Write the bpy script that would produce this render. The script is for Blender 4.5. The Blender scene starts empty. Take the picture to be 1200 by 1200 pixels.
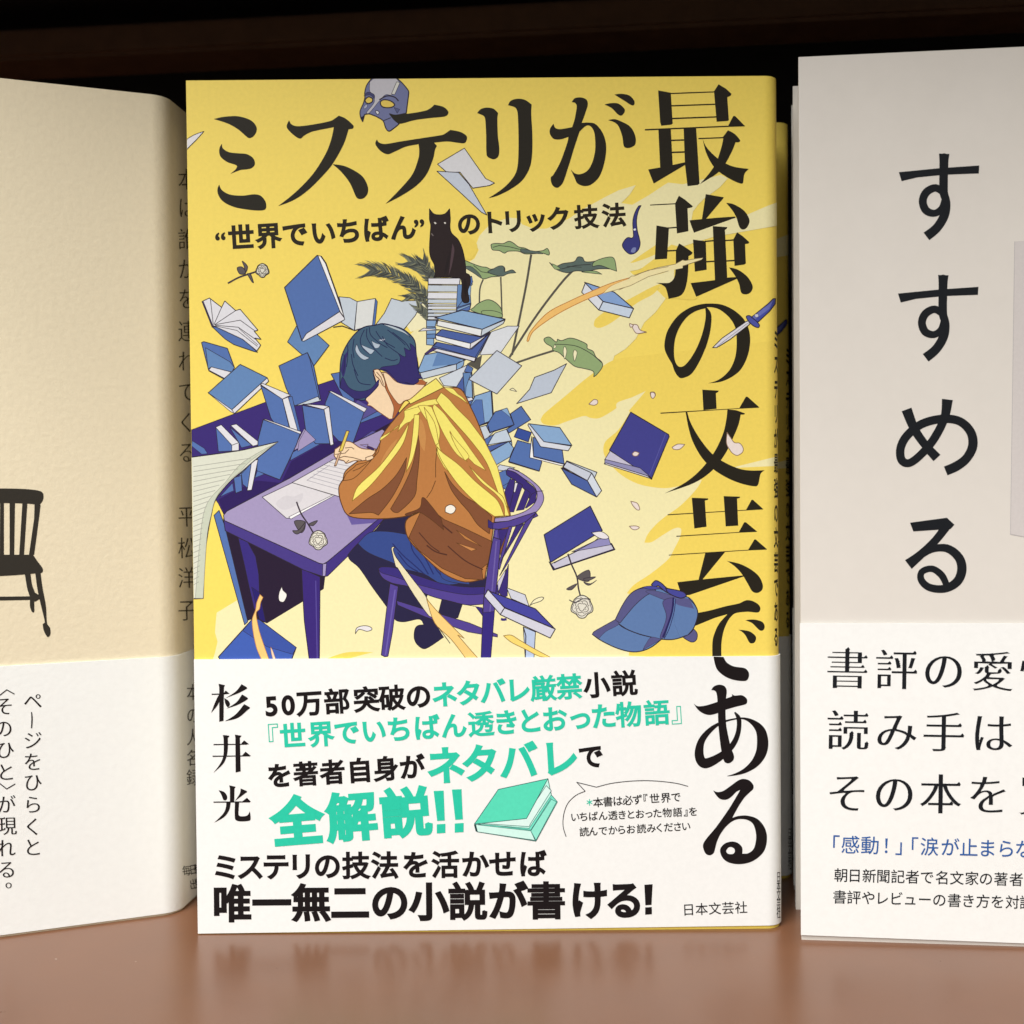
import bpy, bmesh, math, random
import numpy as np
from mathutils import Vector, Matrix
from mathutils.geometry import delaunay_2d_cdt

random.seed(4)
scene = bpy.context.scene
COL = scene.collection

# ------------------------------------------------------------------ camera
# close-up with a phone, 25 cm in front of the shelf; metres, x right, y into the shelf, z up
CAM = np.array([0.0703, -0.2544, 0.0985])
YAW, PITCH, ROLL = 0.0019, -0.0207, -0.0088
FOCAL = 1350.0                     # in units of a 1200 wide frame
FWD = np.array([math.sin(YAW)*math.cos(PITCH), math.cos(YAW)*math.cos(PITCH), math.sin(PITCH)])
R0 = np.array([math.cos(YAW), -math.sin(YAW), 0.0]); U0 = np.cross(R0, FWD)
RGT = R0*math.cos(ROLL) + U0*math.sin(ROLL); UPV = np.cross(RGT, FWD)
cam = bpy.data.cameras.new('camera'); camo = bpy.data.objects.new('camera', cam); COL.objects.link(camo)
cam.sensor_width = 36.0; cam.lens = 36.0*FOCAL/1200.0
cam.clip_start = 0.01; cam.clip_end = 50.0
cam.dof.use_dof = True; cam.dof.focus_distance = 0.2535; cam.dof.aperture_fstop = 14.0
M = Matrix(((RGT[0], UPV[0], -FWD[0]), (RGT[1], UPV[1], -FWD[1]), (RGT[2], UPV[2], -FWD[2]))).to_4x4()
M.translation = Vector(CAM); camo.matrix_world = M
scene.camera = camo

# ------------------------------------------------------------------ light
w = bpy.data.worlds.new('World'); scene.world = w; w.use_nodes = True
bg = w.node_tree.nodes['Background']; bg.inputs['Color'].default_value = (1.0, 0.97, 0.90, 1); bg.inputs['Strength'].default_value = 0.115
def area(name, loc, target, sx, sy, power, color):
    l = bpy.data.lights.new(name, 'AREA'); l.shape = 'RECTANGLE'; l.size = sx; l.size_y = sy
    l.energy = power; l.color = color
    o = bpy.data.objects.new(name, l); COL.objects.link(o); o.location = loc
    d = Vector(target) - Vector(loc); o.rotation_euler = d.to_track_quat('-Z', 'Y').to_euler(); return o
area('ceiling_or_fill_light', (-0.54, -0.76, 1.20), (0.05, 0, 0.09), 0.8, 0.75, 24.0, (1.0, 0.992, 0.966))
area('ceiling_or_fill_light', (-0.80, -1.62, 1.05), (0.07, 0, 0.09), 0.8, 0.5, 20.0, (1.0, 0.985, 0.95))
area('ceiling_or_fill_light', (-0.12, -1.50, 1.05), (0.07, 0, 0.09), 0.45, 0.4, 5.0, (1.0, 0.985, 0.95))  # extra fill lamp, added to brighten the rear yellow copy through the gap
area('ceiling_or_fill_light', (-0.10, -0.50, 1.30), (0.05, 0, 0.06), 1.2, 0.13, 9.5, (1.0, 0.99, 0.97))
scene.view_settings.view_transform = 'Standard'; scene.view_settings.look = 'None'
scene.view_settings.exposure = 0.0; scene.view_settings.gamma = 1.0; scene.view_settings.use_curve_mapping = False

# ------------------------------------------------------------------ materials
def lin(c):
    return tuple((v/255/12.92 if v/255 <= 0.04045 else ((v/255+0.055)/1.055)**2.4) for v in c)
def new_mat(name):
    m = bpy.data.materials.new(name); m.use_nodes = True
    nt = m.node_tree; return m, nt, nt.nodes['Principled BSDF']
def noise(nt, scale, detail=4, rough=0.6):
    tc = nt.nodes.get('TC') or nt.nodes.new('ShaderNodeTexCoord'); tc.name = 'TC'
    n = nt.nodes.new('ShaderNodeTexNoise'); n.inputs['Scale'].default_value = scale
    n.inputs['Detail'].default_value = detail; n.inputs['Roughness'].default_value = rough
    nt.links.new(tc.outputs['Object'], n.inputs['Vector']); return n
def bump(nt, b, src, strength, dist):
    bp = nt.nodes.new('ShaderNodeBump'); bp.inputs['Strength'].default_value = strength; bp.inputs['Distance'].default_value = dist
    nt.links.new(src, bp.inputs['Height']); nt.links.new(bp.outputs['Normal'], b.inputs['Normal'])
def ramp(nt, src, a, b_, p0=0.3, p1=0.7):
    r = nt.nodes.new('ShaderNodeValToRGB')
    r.color_ramp.elements[0].position = p0; r.color_ramp.elements[1].position = p1
    r.color_ramp.elements[0].color = (*a, 1); r.color_ramp.elements[1].color = (*b_, 1)
    nt.links.new(src, r.inputs['Fac']); return r
def paper(name, c, rough=0.5, grain=900, amount=0.03, bstr=0.15, bdist=0.00004, spec=0.4, gloss_var=0.0):
    m, nt, b = new_mat(name); n = noise(nt, grain)
    r = ramp(nt, n.outputs['Fac'], tuple(v*(1-amount) for v in c), tuple(min(1, v*(1+amount)) for v in c))
    nt.links.new(r.outputs['Color'], b.inputs['Base Color'])
    b.inputs['Roughness'].default_value = rough; b.inputs['Specular IOR Level'].default_value = spec
    if gloss_var:
        n2 = noise(nt, 45, 5, 0.65); mr = nt.nodes.new('ShaderNodeMapRange')
        mr.inputs['From Min'].default_value = 0.35; mr.inputs['From Max'].default_value = 0.65
        mr.inputs['To Min'].default_value = rough-gloss_var; mr.inputs['To Max'].default_value = rough+gloss_var
        nt.links.new(n2.outputs['Fac'], mr.inputs['Value']); nt.links.new(mr.outputs['Result'], b.inputs['Roughness'])
    bump(nt, b, n.outputs['Fac'], bstr, bdist); return m
K = 0.84                                   # printed colour of a tone the photo shows fully lit
def pc(c): return tuple(v*K for v in lin(c))
M_INK, _nt, _b = new_mat('printed_ink')     # every print: its ink colours are stored on the faces
_a = _nt.nodes.new('ShaderNodeAttribute'); _a.attribute_name = 'ink'
_n = noise(_nt, 1400, 3); _mx = _nt.nodes.new('ShaderNodeMix'); _mx.data_type = 'RGBA'; _mx.blend_type = 'MULTIPLY'
_mx.inputs['Factor'].default_value = 1.0
_r = ramp(_nt, _n.outputs['Fac'], (0.94,)*3, (1.0,)*3); _nt.links.new(_a.outputs['Color'], _mx.inputs['A']); _nt.links.new(_r.outputs['Color'], _mx.inputs['B'])
_nt.links.new(_mx.outputs['Result'], _b.inputs['Base Color']); _b.inputs['Roughness'].default_value = 0.5
_b.inputs['Specular IOR Level'].default_value = 0.09; bump(_nt, _b, _n.outputs['Fac'], 0.12, 0.00003)

YEL = (250, 223, 104)
M_YEL = paper('yellow_coated_paper', pc(YEL), 0.5, 1100, 0.03, 0.12, 0.00003, 0.2)
M_OBI = paper('white_band_paper', (0.77, 0.775, 0.76), 0.5, 1000, 0.02, 0.12, 0.00003)
M_CREAM = paper('embossed_cream_paper', (0.76, 0.668, 0.48), 0.62, 760, 0.03, 0.42, 0.00017, 0.3)
M_WOBI = paper('embossed_white_paper', (0.835, 0.845, 0.82), 0.62, 760, 0.015, 0.3, 0.00014, 0.3)
M_GREY = paper('laminated_grey_cover', (0.64, 0.60, 0.55), 0.36, 260, 0.012, 0.06, 0.00003, 0.5, 0.08)
M_GOBI = paper('white_uncoated_band', (0.765, 0.765, 0.745), 0.55, 800, 0.02, 0.15, 0.00004)
def pages_mat():
    m, nt, b = new_mat('page_edges'); tc = nt.nodes.new('ShaderNodeTexCoord'); mp = nt.nodes.new('ShaderNodeMapping')
    mp.inputs['Scale'].default_value = (6, 9000, 6); n = nt.nodes.new('ShaderNodeTexNoise'); n.inputs['Scale'].default_value = 1.0
    nt.links.new(tc.outputs['Object'], mp.inputs['Vector']); nt.links.new(mp.outputs['Vector'], n.inputs['Vector'])
    r = ramp(nt, n.outputs['Fac'], (0.50, 0.46, 0.39), (0.78, 0.74, 0.66)); nt.links.new(r.outputs['Color'], b.inputs['Base Color'])
    b.inputs['Roughness'].default_value = 0.8; return m
M_PAGE = pages_mat()
def shelf_mat():
    m, nt, b = new_mat('brown_laminate'); n = noise(nt, 26, 7); n2 = noise(nt, 900, 3); n3 = noise(nt, 420, 2)
    r = ramp(nt, n.outputs['Fac'], (0.138, 0.058, 0.028), (0.163, 0.070, 0.034))
    d = ramp(nt, n3.outputs['Fac'], (0, 0, 0), (1, 1, 1), 0.765, 0.79)            # a few specks of dust
    mx = nt.nodes.new('ShaderNodeMix'); mx.data_type = 'RGBA'; nt.links.new(d.outputs['Color'], mx.inputs['Factor'])
    nt.links.new(r.outputs['Color'], mx.inputs['A']); mx.inputs['B'].default_value = (0.42, 0.34, 0.28, 1)
    nt.links.new(mx.outputs['Result'], b.inputs['Base Color'])
    mr = nt.nodes.new('ShaderNodeMapRange'); mr.inputs['To Min'].default_value = 0.24; mr.inputs['To Max'].default_value = 0.34
    nt.links.new(n.outputs['Fac'], mr.inputs['Value']); nt.links.new(mr.outputs['Result'], b.inputs['Roughness'])
    b.inputs['Specular IOR Level'].default_value = 0.58
    bump(nt, b, n2.outputs['Fac'], 0.12, 0.00005); return m
M_SHELF = shelf_mat()
M_BACK = paper('dark_back_panel', (0.010, 0.007, 0.006), 0.7, 200, 0.1)
M_RAIL = paper('dark_brown_wood', (0.13, 0.062, 0.03), 0.5, 120, 0.15)
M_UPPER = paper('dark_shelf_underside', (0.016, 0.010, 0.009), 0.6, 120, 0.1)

# ------------------------------------------------------------------ small builders
def thing(name, label, cat, loc=(0, 0, 0), rotz=0.0, group=None):
    o = bpy.data.objects.new(name, None); COL.objects.link(o); o.empty_display_size = 0.02
    o.location = loc; o.rotation_euler = (0, 0, rotz); o['label'] = label; o['category'] = cat
    if group: o['group'] = group
    return o
def link_mesh(name, verts, faces, mat, parent, smooth=False):
    me = bpy.data.meshes.new(name); me.from_pydata([tuple(v) for v in verts], [], faces); me.update()
    me.materials.append(mat)
    if smooth: me.polygons.foreach_set('use_smooth', [True]*len(me.polygons))
    o = bpy.data.objects.new(name, me); COL.objects.link(o); o.parent = parent; return o
def box(name, a, b, mat, parent, bev=0.0):
    bm = bmesh.new(); bmesh.ops.create_cube(bm, size=1.0)
    for v in bm.verts:
        v.co = Vector([(a[i]+b[i])/2 + v.co[i]*(b[i]-a[i]) for i in range(3)])
    if bev: bmesh.ops.bevel(bm, geom=bm.edges[:], offset=bev, segments=2, affect='EDGES')
    me = bpy.data.meshes.new(name); bm.to_mesh(me); bm.free(); me.materials.append(mat)
    o = bpy.data.objects.new(name, me); COL.objects.link(o); o.parent = parent; return o

class Profile:
    """the section of a cover seen from above: flat front, rounded edge, spine (skew = how far it leans out), rounded edge, back"""
    def __init__(s, width, radius, depth, height, skew=0.0, fore=0.0, arc_n=14):
        s.W, s.r, s.d, s.H, s.n, s.fore = width, radius, depth, height, arc_n, fore
        s.th = math.pi/2-skew; s.L = (depth-2*radius)/math.sin(s.th)
        s.t1 = width; s.t2 = s.t1+s.th*radius; s.t3 = s.t2+s.L; s.t4 = s.t3+(math.pi-s.th)*radius
        s.xb = width+radius*math.sin(s.th)+s.L*math.cos(s.th)-radius*math.sin(s.th)+0.0
    def at(s, t):
        """local (x, y, nx, ny) at distance t from the free front edge"""
        W, r, th = s.W, s.r, s.th
        if t <= s.t1: return t, 0.0, 0.0, -1.0
        if t <= s.t2:
            a = (t-s.t1)/r; return W+r*math.sin(a), r-r*math.cos(a), math.sin(a), -math.cos(a)
        x2, y2 = W+r*math.sin(th), r-r*math.cos(th)
        if t <= s.t3:
            q = t-s.t2; return x2+q*math.cos(th), y2+q*math.sin(th), math.sin(th), -math.cos(th)
        x3, y3 = x2+s.L*math.cos(th), y2+s.L*math.sin(th)
        if t <= s.t4:
            a = th+(t-s.t3)/r; return x3+r*(math.sin(a)-math.sin(th)), y3+r*(math.cos(th)-math.cos(a)), math.sin(a), -math.cos(a)
        x4 = x3-r*math.sin(th); return x4-(t-s.t4), s.d, 0.0, 1.0
    def total(s): return s.t4 + s.at(s.t4)[0] - s.fore
    def samples(s, t0, t1):
        ts = [t0, t0+0.0006, s.t1/2, s.t1-0.0006, s.t2+0.0006, s.t3-0.0006, s.t4+0.0006, t1]
        ts += [s.t1+(s.t2-s.t1)*i/s.n for i in range(s.n+1)]+[s.t3+(s.t4-s.t3)*i/s.n for i in range(s.n+1)]
        return sorted(set(round(t, 7) for t in ts if t0 <= t <= t1))
def shell(name, prof, t0, t1, z0, z1, off, thick, mat, parent, z0b=None, z1b=None, sag=0.0):
    """sheet of paper wrapped round the profile, off = distance outside it; z may differ at the free edge (z0b, z1b)"""
    ts = prof.samples(t0, t1); V = []; F = []
    for i, t in enumerate(ts):
        x, y, nx, ny = prof.at(t)
        k = max(0.0, 1-t/prof.W)
        za = z0 + ((z0b-z0)*k if z0b is not None else 0); zb = z1 + ((z1b-z1)*k if z1b is not None else 0)
        for o in (off, off-thick):
            for z in (za, zb): V.append((x+nx*o, y+ny*o, z))
    for i in range(len(ts)-1):
        a, b = 4*i, 4*i+4
        F += [(a, b, b+1, a+1), (a+2, a+3, b+3, b+2), (a+1, b+1, b+3, a+3), (a, a+2, b+2, b)]
    e = 4*(len(ts)-1); F += [(0, 1, 3, 2), (e, e+2, e+3, e+1)]
    o = link_mesh(name, V, F, mat, parent)
    me = o.data; me.polygons.foreach_set('use_smooth', [True]*len(me.polygons))
    try: me.set_sharp_from_angle(angle=math.radians(35))
    except Exception: pass
    return o

# ------------------------------------------------------------------ print shop: flat artwork -> one planar mesh per part
def smooth_path(s, closed=True, n=5):
    """'x,y x,y! ...' -> points; '!' marks a sharp corner, the rest is rounded"""
    P = []; sharp = []
    for tok in s.split():
        sh = tok.endswith('!'); tok = tok.rstrip('!'); P.append(np.array([float(v) for v in tok.split(',')])); sharp.append(sh)
    N = len(P); out = []
    for i in range(N if closed else N-1):
        a, b = P[i], P[(i+1) % N]
        p0 = P[i-1] if (closed or i > 0) else a; p3 = P[(i+2) % N] if (closed or i+2 < N) else b
        m0 = np.zeros_like(a) if sharp[i] else (b-p0)*0.5
        m1 = np.zeros_like(a) if sharp[(i+1) % N] else (p3-a)*0.5
        L = np.linalg.norm((b-a)[:2])+1e-9
        for m in (m0, m1):
            l = np.linalg.norm(m[:2])
            if l > 1.2*L: m *= 1.2*L/l
        if sharp[i]: m0 = (b-a)*0.6
        if sharp[(i+1) % N]: m1 = (b-a)*0.6
        for k in range(n):
            t = k/n; h = t*t*(3-2*t)
            out.append(a*(2*t**3-3*t*t+1)+m0*(t**3-2*t*t+t)+b*(-2*t**3+3*t*t)+m1*(t**3-t*t))
    if not closed: out.append(P[-1])
    return out
def pts(s): return [np.array([float(v) for v in t.rstrip('!').split(',')]) for t in s.split()]
GL = {}
def glyph(ch):
    if ch in GL: return GL[ch]
    cu = bpy.data.curves.new('glyph', 'FONT'); cu.body = ch; cu.size = 1; cu.resolution_u = 6; cu.fill_mode = 'NONE'
    o = bpy.data.objects.new('glyph', cu); COL.objects.link(o)
    dg = bpy.context.evaluated_depsgraph_get(); ev = o.evaluated_get(dg); me = ev.to_mesh()
    vs = [np.array(v.co[:2]) for v in me.vertices]; adj = {}
    for e in me.edges:
        a, b = e.vertices; adj.setdefault(a, []).append(b); adj.setdefault(b, []).append(a)
    ev.to_mesh_clear(); bpy.data.objects.remove(o); bpy.data.curves.remove(cu)
    seen = set(); loops = []
    for s0 in adj:
        if s0 in seen: continue
        lp = [s0]; seen.add(s0); cur = s0
        while True:
            nx = [k for k in adj[cur] if k not in seen]
            if not nx: break
            cur = nx[0]; seen.add(cur); lp.append(cur)
        if len(lp) > 2: loops.append([vs[k] for k in lp])
    xs = [v[0] for lp in loops for v in lp]
    GL[ch] = (loops, (min(xs)+max(xs))/2 if xs else 0.5); return GL[ch]
def area2(p): return 0.5*sum(p[i-1][0]*p[i][1]-p[i][0]*p[i-1][1] for i in range(len(p)))

class Art:
    """collects flat printed shapes in order; later shapes lie over earlier ones"""
    def __init__(s):
        s.objs = []; s.part = 'print'; s.ox = s.oy = 0.0; s.k = 1.0; s.line = (50, 42, 52); s.lw = 1.0
    def t(s, ox=0, oy=0, size=1200.0): s.ox, s.oy, s.k = ox, oy, size/1200.0
    def _m(s, P): return [np.array([s.ox+p[0]*s.k, s.oy+p[1]*s.k]) for p in P]
    def add(s, color, contours, raw=False):
        cs = contours if raw else [s._m(c) for c in contours]
        s.objs.append((s.part, color, [c for c in cs if len(c) > 2], []))
    def p(s, color, d, o=None, oc=None, holes=(), sm=False):
        f = smooth_path if sm else pts
        cs = [f(d)]+[f(h) for h in holes]; s.add(color, cs)
        if o is None: o = s.lw
        if o:
            for c in cs: s.stroke(s._m(c), o, oc or s.line, True)
    def s(s, color, d, o=0, oc=None, holes=()): s.p(color, d, o, oc, holes, True)
    def stroke(s, P, w_, color, closed=False):
        P = [p for i, p in enumerate(P) if i == 0 or np.linalg.norm(p-P[i-1]) > 0.02]
        ex = []; N = len(P); h = w_/2.0
        for i in range(N if closed else N-1):
            a, b = P[i], P[(i+1) % N]; d = b-a; L = np.linalg.norm(d)
            if L < 1e-6: continue
            n = np.array([-d[1], d[0]])/L*h; ex.append([a+n, b+n, b-n, a-n])
        for i in range(N if closed else N):
            if not closed and i in (0, N-1): continue
            ex.append([P[i]+h*np.array([math.cos(k*math.pi/3), math.sin(k*math.pi/3)]) for k in range(6)])
        s.objs.append((s.part, color, [], ex))
    def l(s, d, w_=1.0, color=None, sm=False):
        s.stroke(s._m(smooth_path(d, False) if sm else pts(d)), w_, color or s.line)
    def b(s, color, d, n=5):
        """brush stroke: x,y,width ..."""
        P = smooth_path(d, False, n); ex = []; L = []; R = []
        for i, q in enumerate(P):
            a = P[max(0, i-1)]; b = P[min(len(P)-1, i+1)]; dd = (b-a)[:2]; dd = dd/(np.linalg.norm(dd)+1e-9)
            nn = np.array([-dd[1], dd[0]])*max(0.2, q[2])/2; L.append(q[:2]+nn); R.append(q[:2]-nn)
        for i in range(len(P)-1): ex.append(s._m([L[i], L[i+1], R[i+1], R[i]]))
        for i in range(3, len(P)-3):
            r = max(0.2, P[i][2])/2; ex.append(s._m([P[i][:2]+r*np.array([math.cos(k*math.pi/6), math.sin(k*math.pi/6)]) for k in range(12)]))
        s.objs.append((s.part, color, [], ex))
    def g(s, ch, cx, cy, em, color, bold=0.0, ux=(1.0, 0.0), sx=1.0, thin=None, raw=False, centre=False, uy=None):
        """one character of em size centred on (cx, cy); bold in em; thin=(dx, dy) moves the outline for a mincho look"""
        loops, mid = glyph(ch)
        if not raw: cx, cy, em = s.ox+cx*s.k, s.oy+cy*s.k, em*s.k
        ux = np.array(ux)/np.linalg.norm(ux); vy = np.array([ux[1], -ux[0]]) if uy is None else np.array(uy)
        cc = []; ex = []
        tot = sum(np.linalg.norm(lp[i]-lp[i-1]) for lp in loops for i in range(len(lp)))
        bv = np.array([bold*min(1, max(.62, 1.2-tot*.028)), bold*min(1, max(.3, 1.34-tot*.056))])
        for lp in loops:
            P = list(lp); N = len(P)
            if thin:
                ar = area2(P); Q = []
                nest = sum(1 for o2 in loops if o2 is not lp and inside(P[0], o2)) % 2
                sg = (1 if ar > 0 else -1)*(-1 if nest else 1)
                for i in range(N):
                    e1 = P[i]-P[i-1]; e2 = P[(i+1) % N]-P[i]
                    l1, l2 = np.linalg.norm(e1), np.linalg.norm(e2)
                    if l1 < 1e-6 or l2 < 1e-6: Q.append(P[i]); continue
                    n1 = np.array([e1[1], -e1[0]])/l1*sg; n2 = np.array([e2[1], -e2[0]])/l2*sg
                    n = n1+n2; q = 1+float(n1@n2)
                    n = n/max(q, 0.6); Q.append(P[i]+n*np.array(thin))
                P = Q
            f = lambda p: np.array([cx, cy])+ux*((p[0]-mid if (centre or ord(ch) < 0x2000 or ch in '「」『』！') else p[0]-0.5)*em*sx)+vy*((p[1]-0.38)*em)
            cc.append([f(p) for p in P])
            if thin and 0x4e00 <= ord(ch) <= 0x9fff:                  # the triangular stops of a mincho face
                for i in range(N):
                    a, b = P[i-1], P[i]
                    if abs(a[0]-b[0]) < .012 and .018 < abs(a[1]-b[1]) < .085:
                        mx_, my_ = (a[0]+b[0])/2, (a[1]+b[1])/2
                        n_in = sum(inside((mx_-.02, my_), l2) for l2 in loops) % 2; n_out = sum(inside((mx_+.02, my_), l2) for l2 in loops) % 2
                        if n_in and not n_out:
                            yt = max(a[1], b[1])-.004; ex.append([f(np.array(q)) for q in ((mx_-.085, yt-.004), (mx_-.028, yt+.05), (mx_+.016, yt-.012))])
            if bold:
                for i in range(N):
                    a, b, c = P[i-1], P[i], P[(i+1) % N]; d1 = b-a; d2 = c-b
                    l1, l2 = np.linalg.norm(d1), np.linalg.norm(d2)
                    if l1 < 1e-5 or l2 < 1e-5: continue
                    n1 = np.array([-d1[1], d1[0]])/l1; n2 = np.array([-d2[1], d2[0]])/l2
                    ex.append([f(a+n1*bv), f(b+n1*bv), f(b-n1*bv), f(a-n1*bv)])
                    cr = d1[0]*d2[1]-d1[1]*d2[0]; sg = -1 if cr > 0 else 1
                    if abs(cr) > 1e-9:
                        m = n1+n2; q = 1+float(n1@n2)
                        if q > 0.45: ex.append([f(b), f(b+sg*n1*bv), f(b+sg*m/q*bv), f(b+sg*n2*bv)])
                        else: ex.append([f(b), f(b+sg*n1*bv), f(b+sg*n2*bv)])
        s.objs.append((s.part, color, cc, ex))
    def w(s, text, xs, y0, y1, em, color, bold=0.0, **kw):
        """a line of writing: centre x of every character, centre y running from y0 to y1"""
        n = len(text)
        if len(xs) == 2 and n > 2: xs = [xs[0]+(xs[1]-xs[0])*i/(n-1) for i in range(n)]
        cols = color if isinstance(color, list) else [color]*n
        sl = (y1-y0)/max(1e-6, xs[-1]-xs[0])
        for ch, x, c in zip(text, xs, cols):
            s.g(ch, x, y0+sl*(x-xs[0]), em, c, bold, (1.0, sl), **kw)
    def build(s, place, parent, dz, cuts=()):
        V = []; F = []; owner = []; E = []
        for oi, (part, color, cs, ex) in enumerate(s.objs):
            for kind, L in ((0, cs), (1, ex)):
                for ci, c in enumerate(L):
                    a = area2(c)
                    if abs(a) < 1e-4: continue
                    if a < 0: c = c[::-1]
                    b = len(V); V += [Vector((float(p[0]), float(p[1]))) for p in c]; F.append(list(range(b, b+len(c)))); owner.append((oi, kind))
        for x in cuts:                                            # fold lines where the paper bends
            E.append((len(V), len(V)+1)); V += [Vector((x, 60.0)), Vector((x, 1120.0))]
        vo, _, fo, _, _, _ = delaunay_2d_cdt(V, E, F, 0, 1e-4)
        vv = np.array([(v[0], v[1]) for v in vo]); ff = np.array([f[:3] for f in fo]); cen = vv[ff].mean(axis=1)
        order = np.argsort(cen[:, 0]); X = cen[order, 0]; Y = cen[order, 1]; best_ = np.full(len(X), -1)
        def hits(c):
            c = np.array(c); lo, hi = c.min(0), c.max(0)
            i0, i1 = np.searchsorted(X, lo[0]), np.searchsorted(X, hi[0], 'right')
            if i1 <= i0: return None
            sel = i0+np.nonzero((Y[i0:i1] >= lo[1]) & (Y[i0:i1] <= hi[1]))[0]
            if not len(sel): return None
            x = X[sel]; y = Y[sel]; r = np.zeros(len(sel), bool)
            for (ax, ay), (bx, by) in zip(np.roll(c, 1, 0), c):
                if ay == by: continue
                r ^= ((ay > y) != (by > y)) & (x < (bx-ax)*(y-ay)/(by-ay)+ax)
            return sel[r]
        par = np.zeros(len(X), np.int8)
        for oi, (part, color, cs, ex) in enumerate(s.objs):       # in order: the later one wins
            if cs:
                if len(cs) == 1:
                    h = hits(cs[0])
                    if h is not None: best_[h] = oi
                else:
                    tt = []
                    for c in cs:
                        h = hits(c)
                        if h is not None: par[h] ^= 1; tt.append(h)
                    if tt:
                        tt = np.unique(np.concatenate(tt)); best_[tt[par[tt] == 1]] = oi; par[tt] = 0
            for c in ex:
                h = hits(c)
                if h is not None: best_[h] = oi
        out = {}
        for k, oi in zip(order, best_):
            if oi < 0: continue
            part, color = s.objs[oi][:2]
            out.setdefault(part, []).append((fo[k], color))
        res = {}
        for part, L in out.items():
            idx = {}; verts = []; faces = []; cols = []
            for tri, color in L:
                f = []
                for v in tri:
                    if v not in idx: idx[v] = len(verts); verts.append(place(vo[v][0], vo[v][1], dz))
                    f.append(idx[v])
                faces.append(f[::-1] if True else f); cols.append(pc(color))
            o = link_mesh(part, verts, faces, M_INK, parent); me = o.data
            at = me.attributes.new('ink', 'FLOAT_COLOR', 'CORNER')
            buf = []
            for p in me.polygons:
                for _k in range(p.loop_total): buf += [*cols[p.index], 1.0]
            at.data.foreach_set('color', buf); res[part] = o
        return res
def inside(p, poly):
    r = False; n = len(poly)
    for i in range(n):
        a, b = poly[i-1], poly[i]
        if (a[1] > p[1]) != (b[1] > p[1]) and p[0] < (b[0]-a[0])*(p[1]-a[1])/(b[1]-a[1])+a[0]: r = not r
    return r
def placer(prof, origin, rotz, z_off=0.0, off=0.0):
    """photo position -> position on the cover standing at origin, turned by rotz (its own local coordinates)"""
    c, s_ = math.cos(rotz), math.sin(rotz); ox, oy, oz = origin
    def ray(px, py): return FWD + RGT*((px-600)/FOCAL) + UPV*((600-py)/FOCAL)
    def f(px, py, dz):
        d = ray(px, py); n = np.array([-s_, c])                       # front plane normal (into the book)
        tt = ((ox-CAM[0])*n[0]+(oy-CAM[1])*n[1])/(d[0]*n[0]+d[1]*n[1])
        P = CAM+d*tt; u = max(5e-5, (P[0]-ox)*c+(P[1]-oy)*s_); z = min(prof.H, max(0.0, P[2]-oz))
        if u > prof.W:                                                 # follow the rounded edge
            lo, hi = prof.W, prof.t3
            lc = np.array([(CAM[0]-ox)*c+(CAM[1]-oy)*s_, -(CAM[0]-ox)*s_+(CAM[1]-oy)*c])
            def shift(t):
                x, y, _, _ = prof.at(t); k = (0-lc[1])/(y-lc[1]); return lc[0]+(x-lc[0])*k
            for _ in range(30):
                md = (lo+hi)/2
                if shift(md) < u and shift(md+1e-5) > shift(md): lo = md
                else: hi = md
            x, y, nx, ny = prof.at(lo)
            z = CAM[2]-oz+(P[2]-CAM[2])*(y-lc[1])/(0-lc[1])            # same line of sight, further back
            return (x+nx*(off+dz), y+ny*(off+dz), min(prof.H, max(0.0, z)))
        return (u, -(off+dz), z)
    return f
# ------------------------------------------------------------------ the bookshelf
SHELF_ROT = math.radians(-6.0)
shelf = thing('bookshelf', 'dark bookshelf with glossy reddish brown board and black back panel', 'bookshelf', (0.07, 0.0, 0.0), SHELF_ROT)
box('shelf_board', (-0.62, -0.165, -0.022), (0.62, 0.120, 0.0), M_SHELF, shelf, 0.0015)
box('back_panel', (-0.62, 0.1205, -0.022), (0.62, 0.130, 0.34), M_BACK, shelf)
rail = box('back_rail', (-0.62, 0.074, 0.2268), (0.62, 0.092, 0.2358), M_RAIL, shelf, 0.0012)
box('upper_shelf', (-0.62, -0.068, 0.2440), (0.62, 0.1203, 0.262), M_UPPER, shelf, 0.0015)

# ------------------------------------------------------------------ the yellow book in the middle
PROF_Y = Profile(0.1267, 0.0033, 0.0205, 0.1884)
ORG_Y = (0.0002, 0.0, 0.0)
yellow = thing('paperback_book', 'yellow paperback in the middle with a drawing of a writer at a desk', 'book',
               ORG_Y, 0.0, 'copies of the yellow paperback')
def page_block(parent, prof, x0=0.0014):
    """the leaves, cut square at the fore-edge (or leaning by prof.fore) and rounded inside the spine"""
    g = 0.0007; P = [(x0, g), (prof.W, g)]
    for t in prof.samples(prof.t1+1e-4, prof.t4):
        x, y, nx, ny = prof.at(t); P.append((x-nx*g, y-ny*g))
    P.append((x0+prof.fore, prof.d-g)); n = len(P); h = prof.H-0.0010
    V = [(x, y, 0.0006) for x, y in P]+[(x, y, h) for x, y in P]
    F = [tuple(range(n))[::-1], tuple(range(n, 2*n))]+[(i, (i+1) % n, (i+1) % n+n, i+n) for i in range(n)]
    return link_mesh('page_block', V, F, M_PAGE, parent)
page_block(yellow, PROF_Y)
jacket = shell('dust_jacket', PROF_Y, 0.0, PROF_Y.total(), 0.0, 0.1884, 0.0, 0.0003, M_YEL, yellow)
PL_Y = placer(PROF_Y, ORG_Y, 0.0)
zt0 = PL_Y(232, 772.5, 0)[2]; zt1 = PL_Y(900, 768.5, 0)[2]
band = shell('paper_band', PROF_Y, 0.0, PROF_Y.total(), 0.0008, zt1, 0.0004, 0.0003, M_OBI, yellow, 0.0002, zt0)

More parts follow.
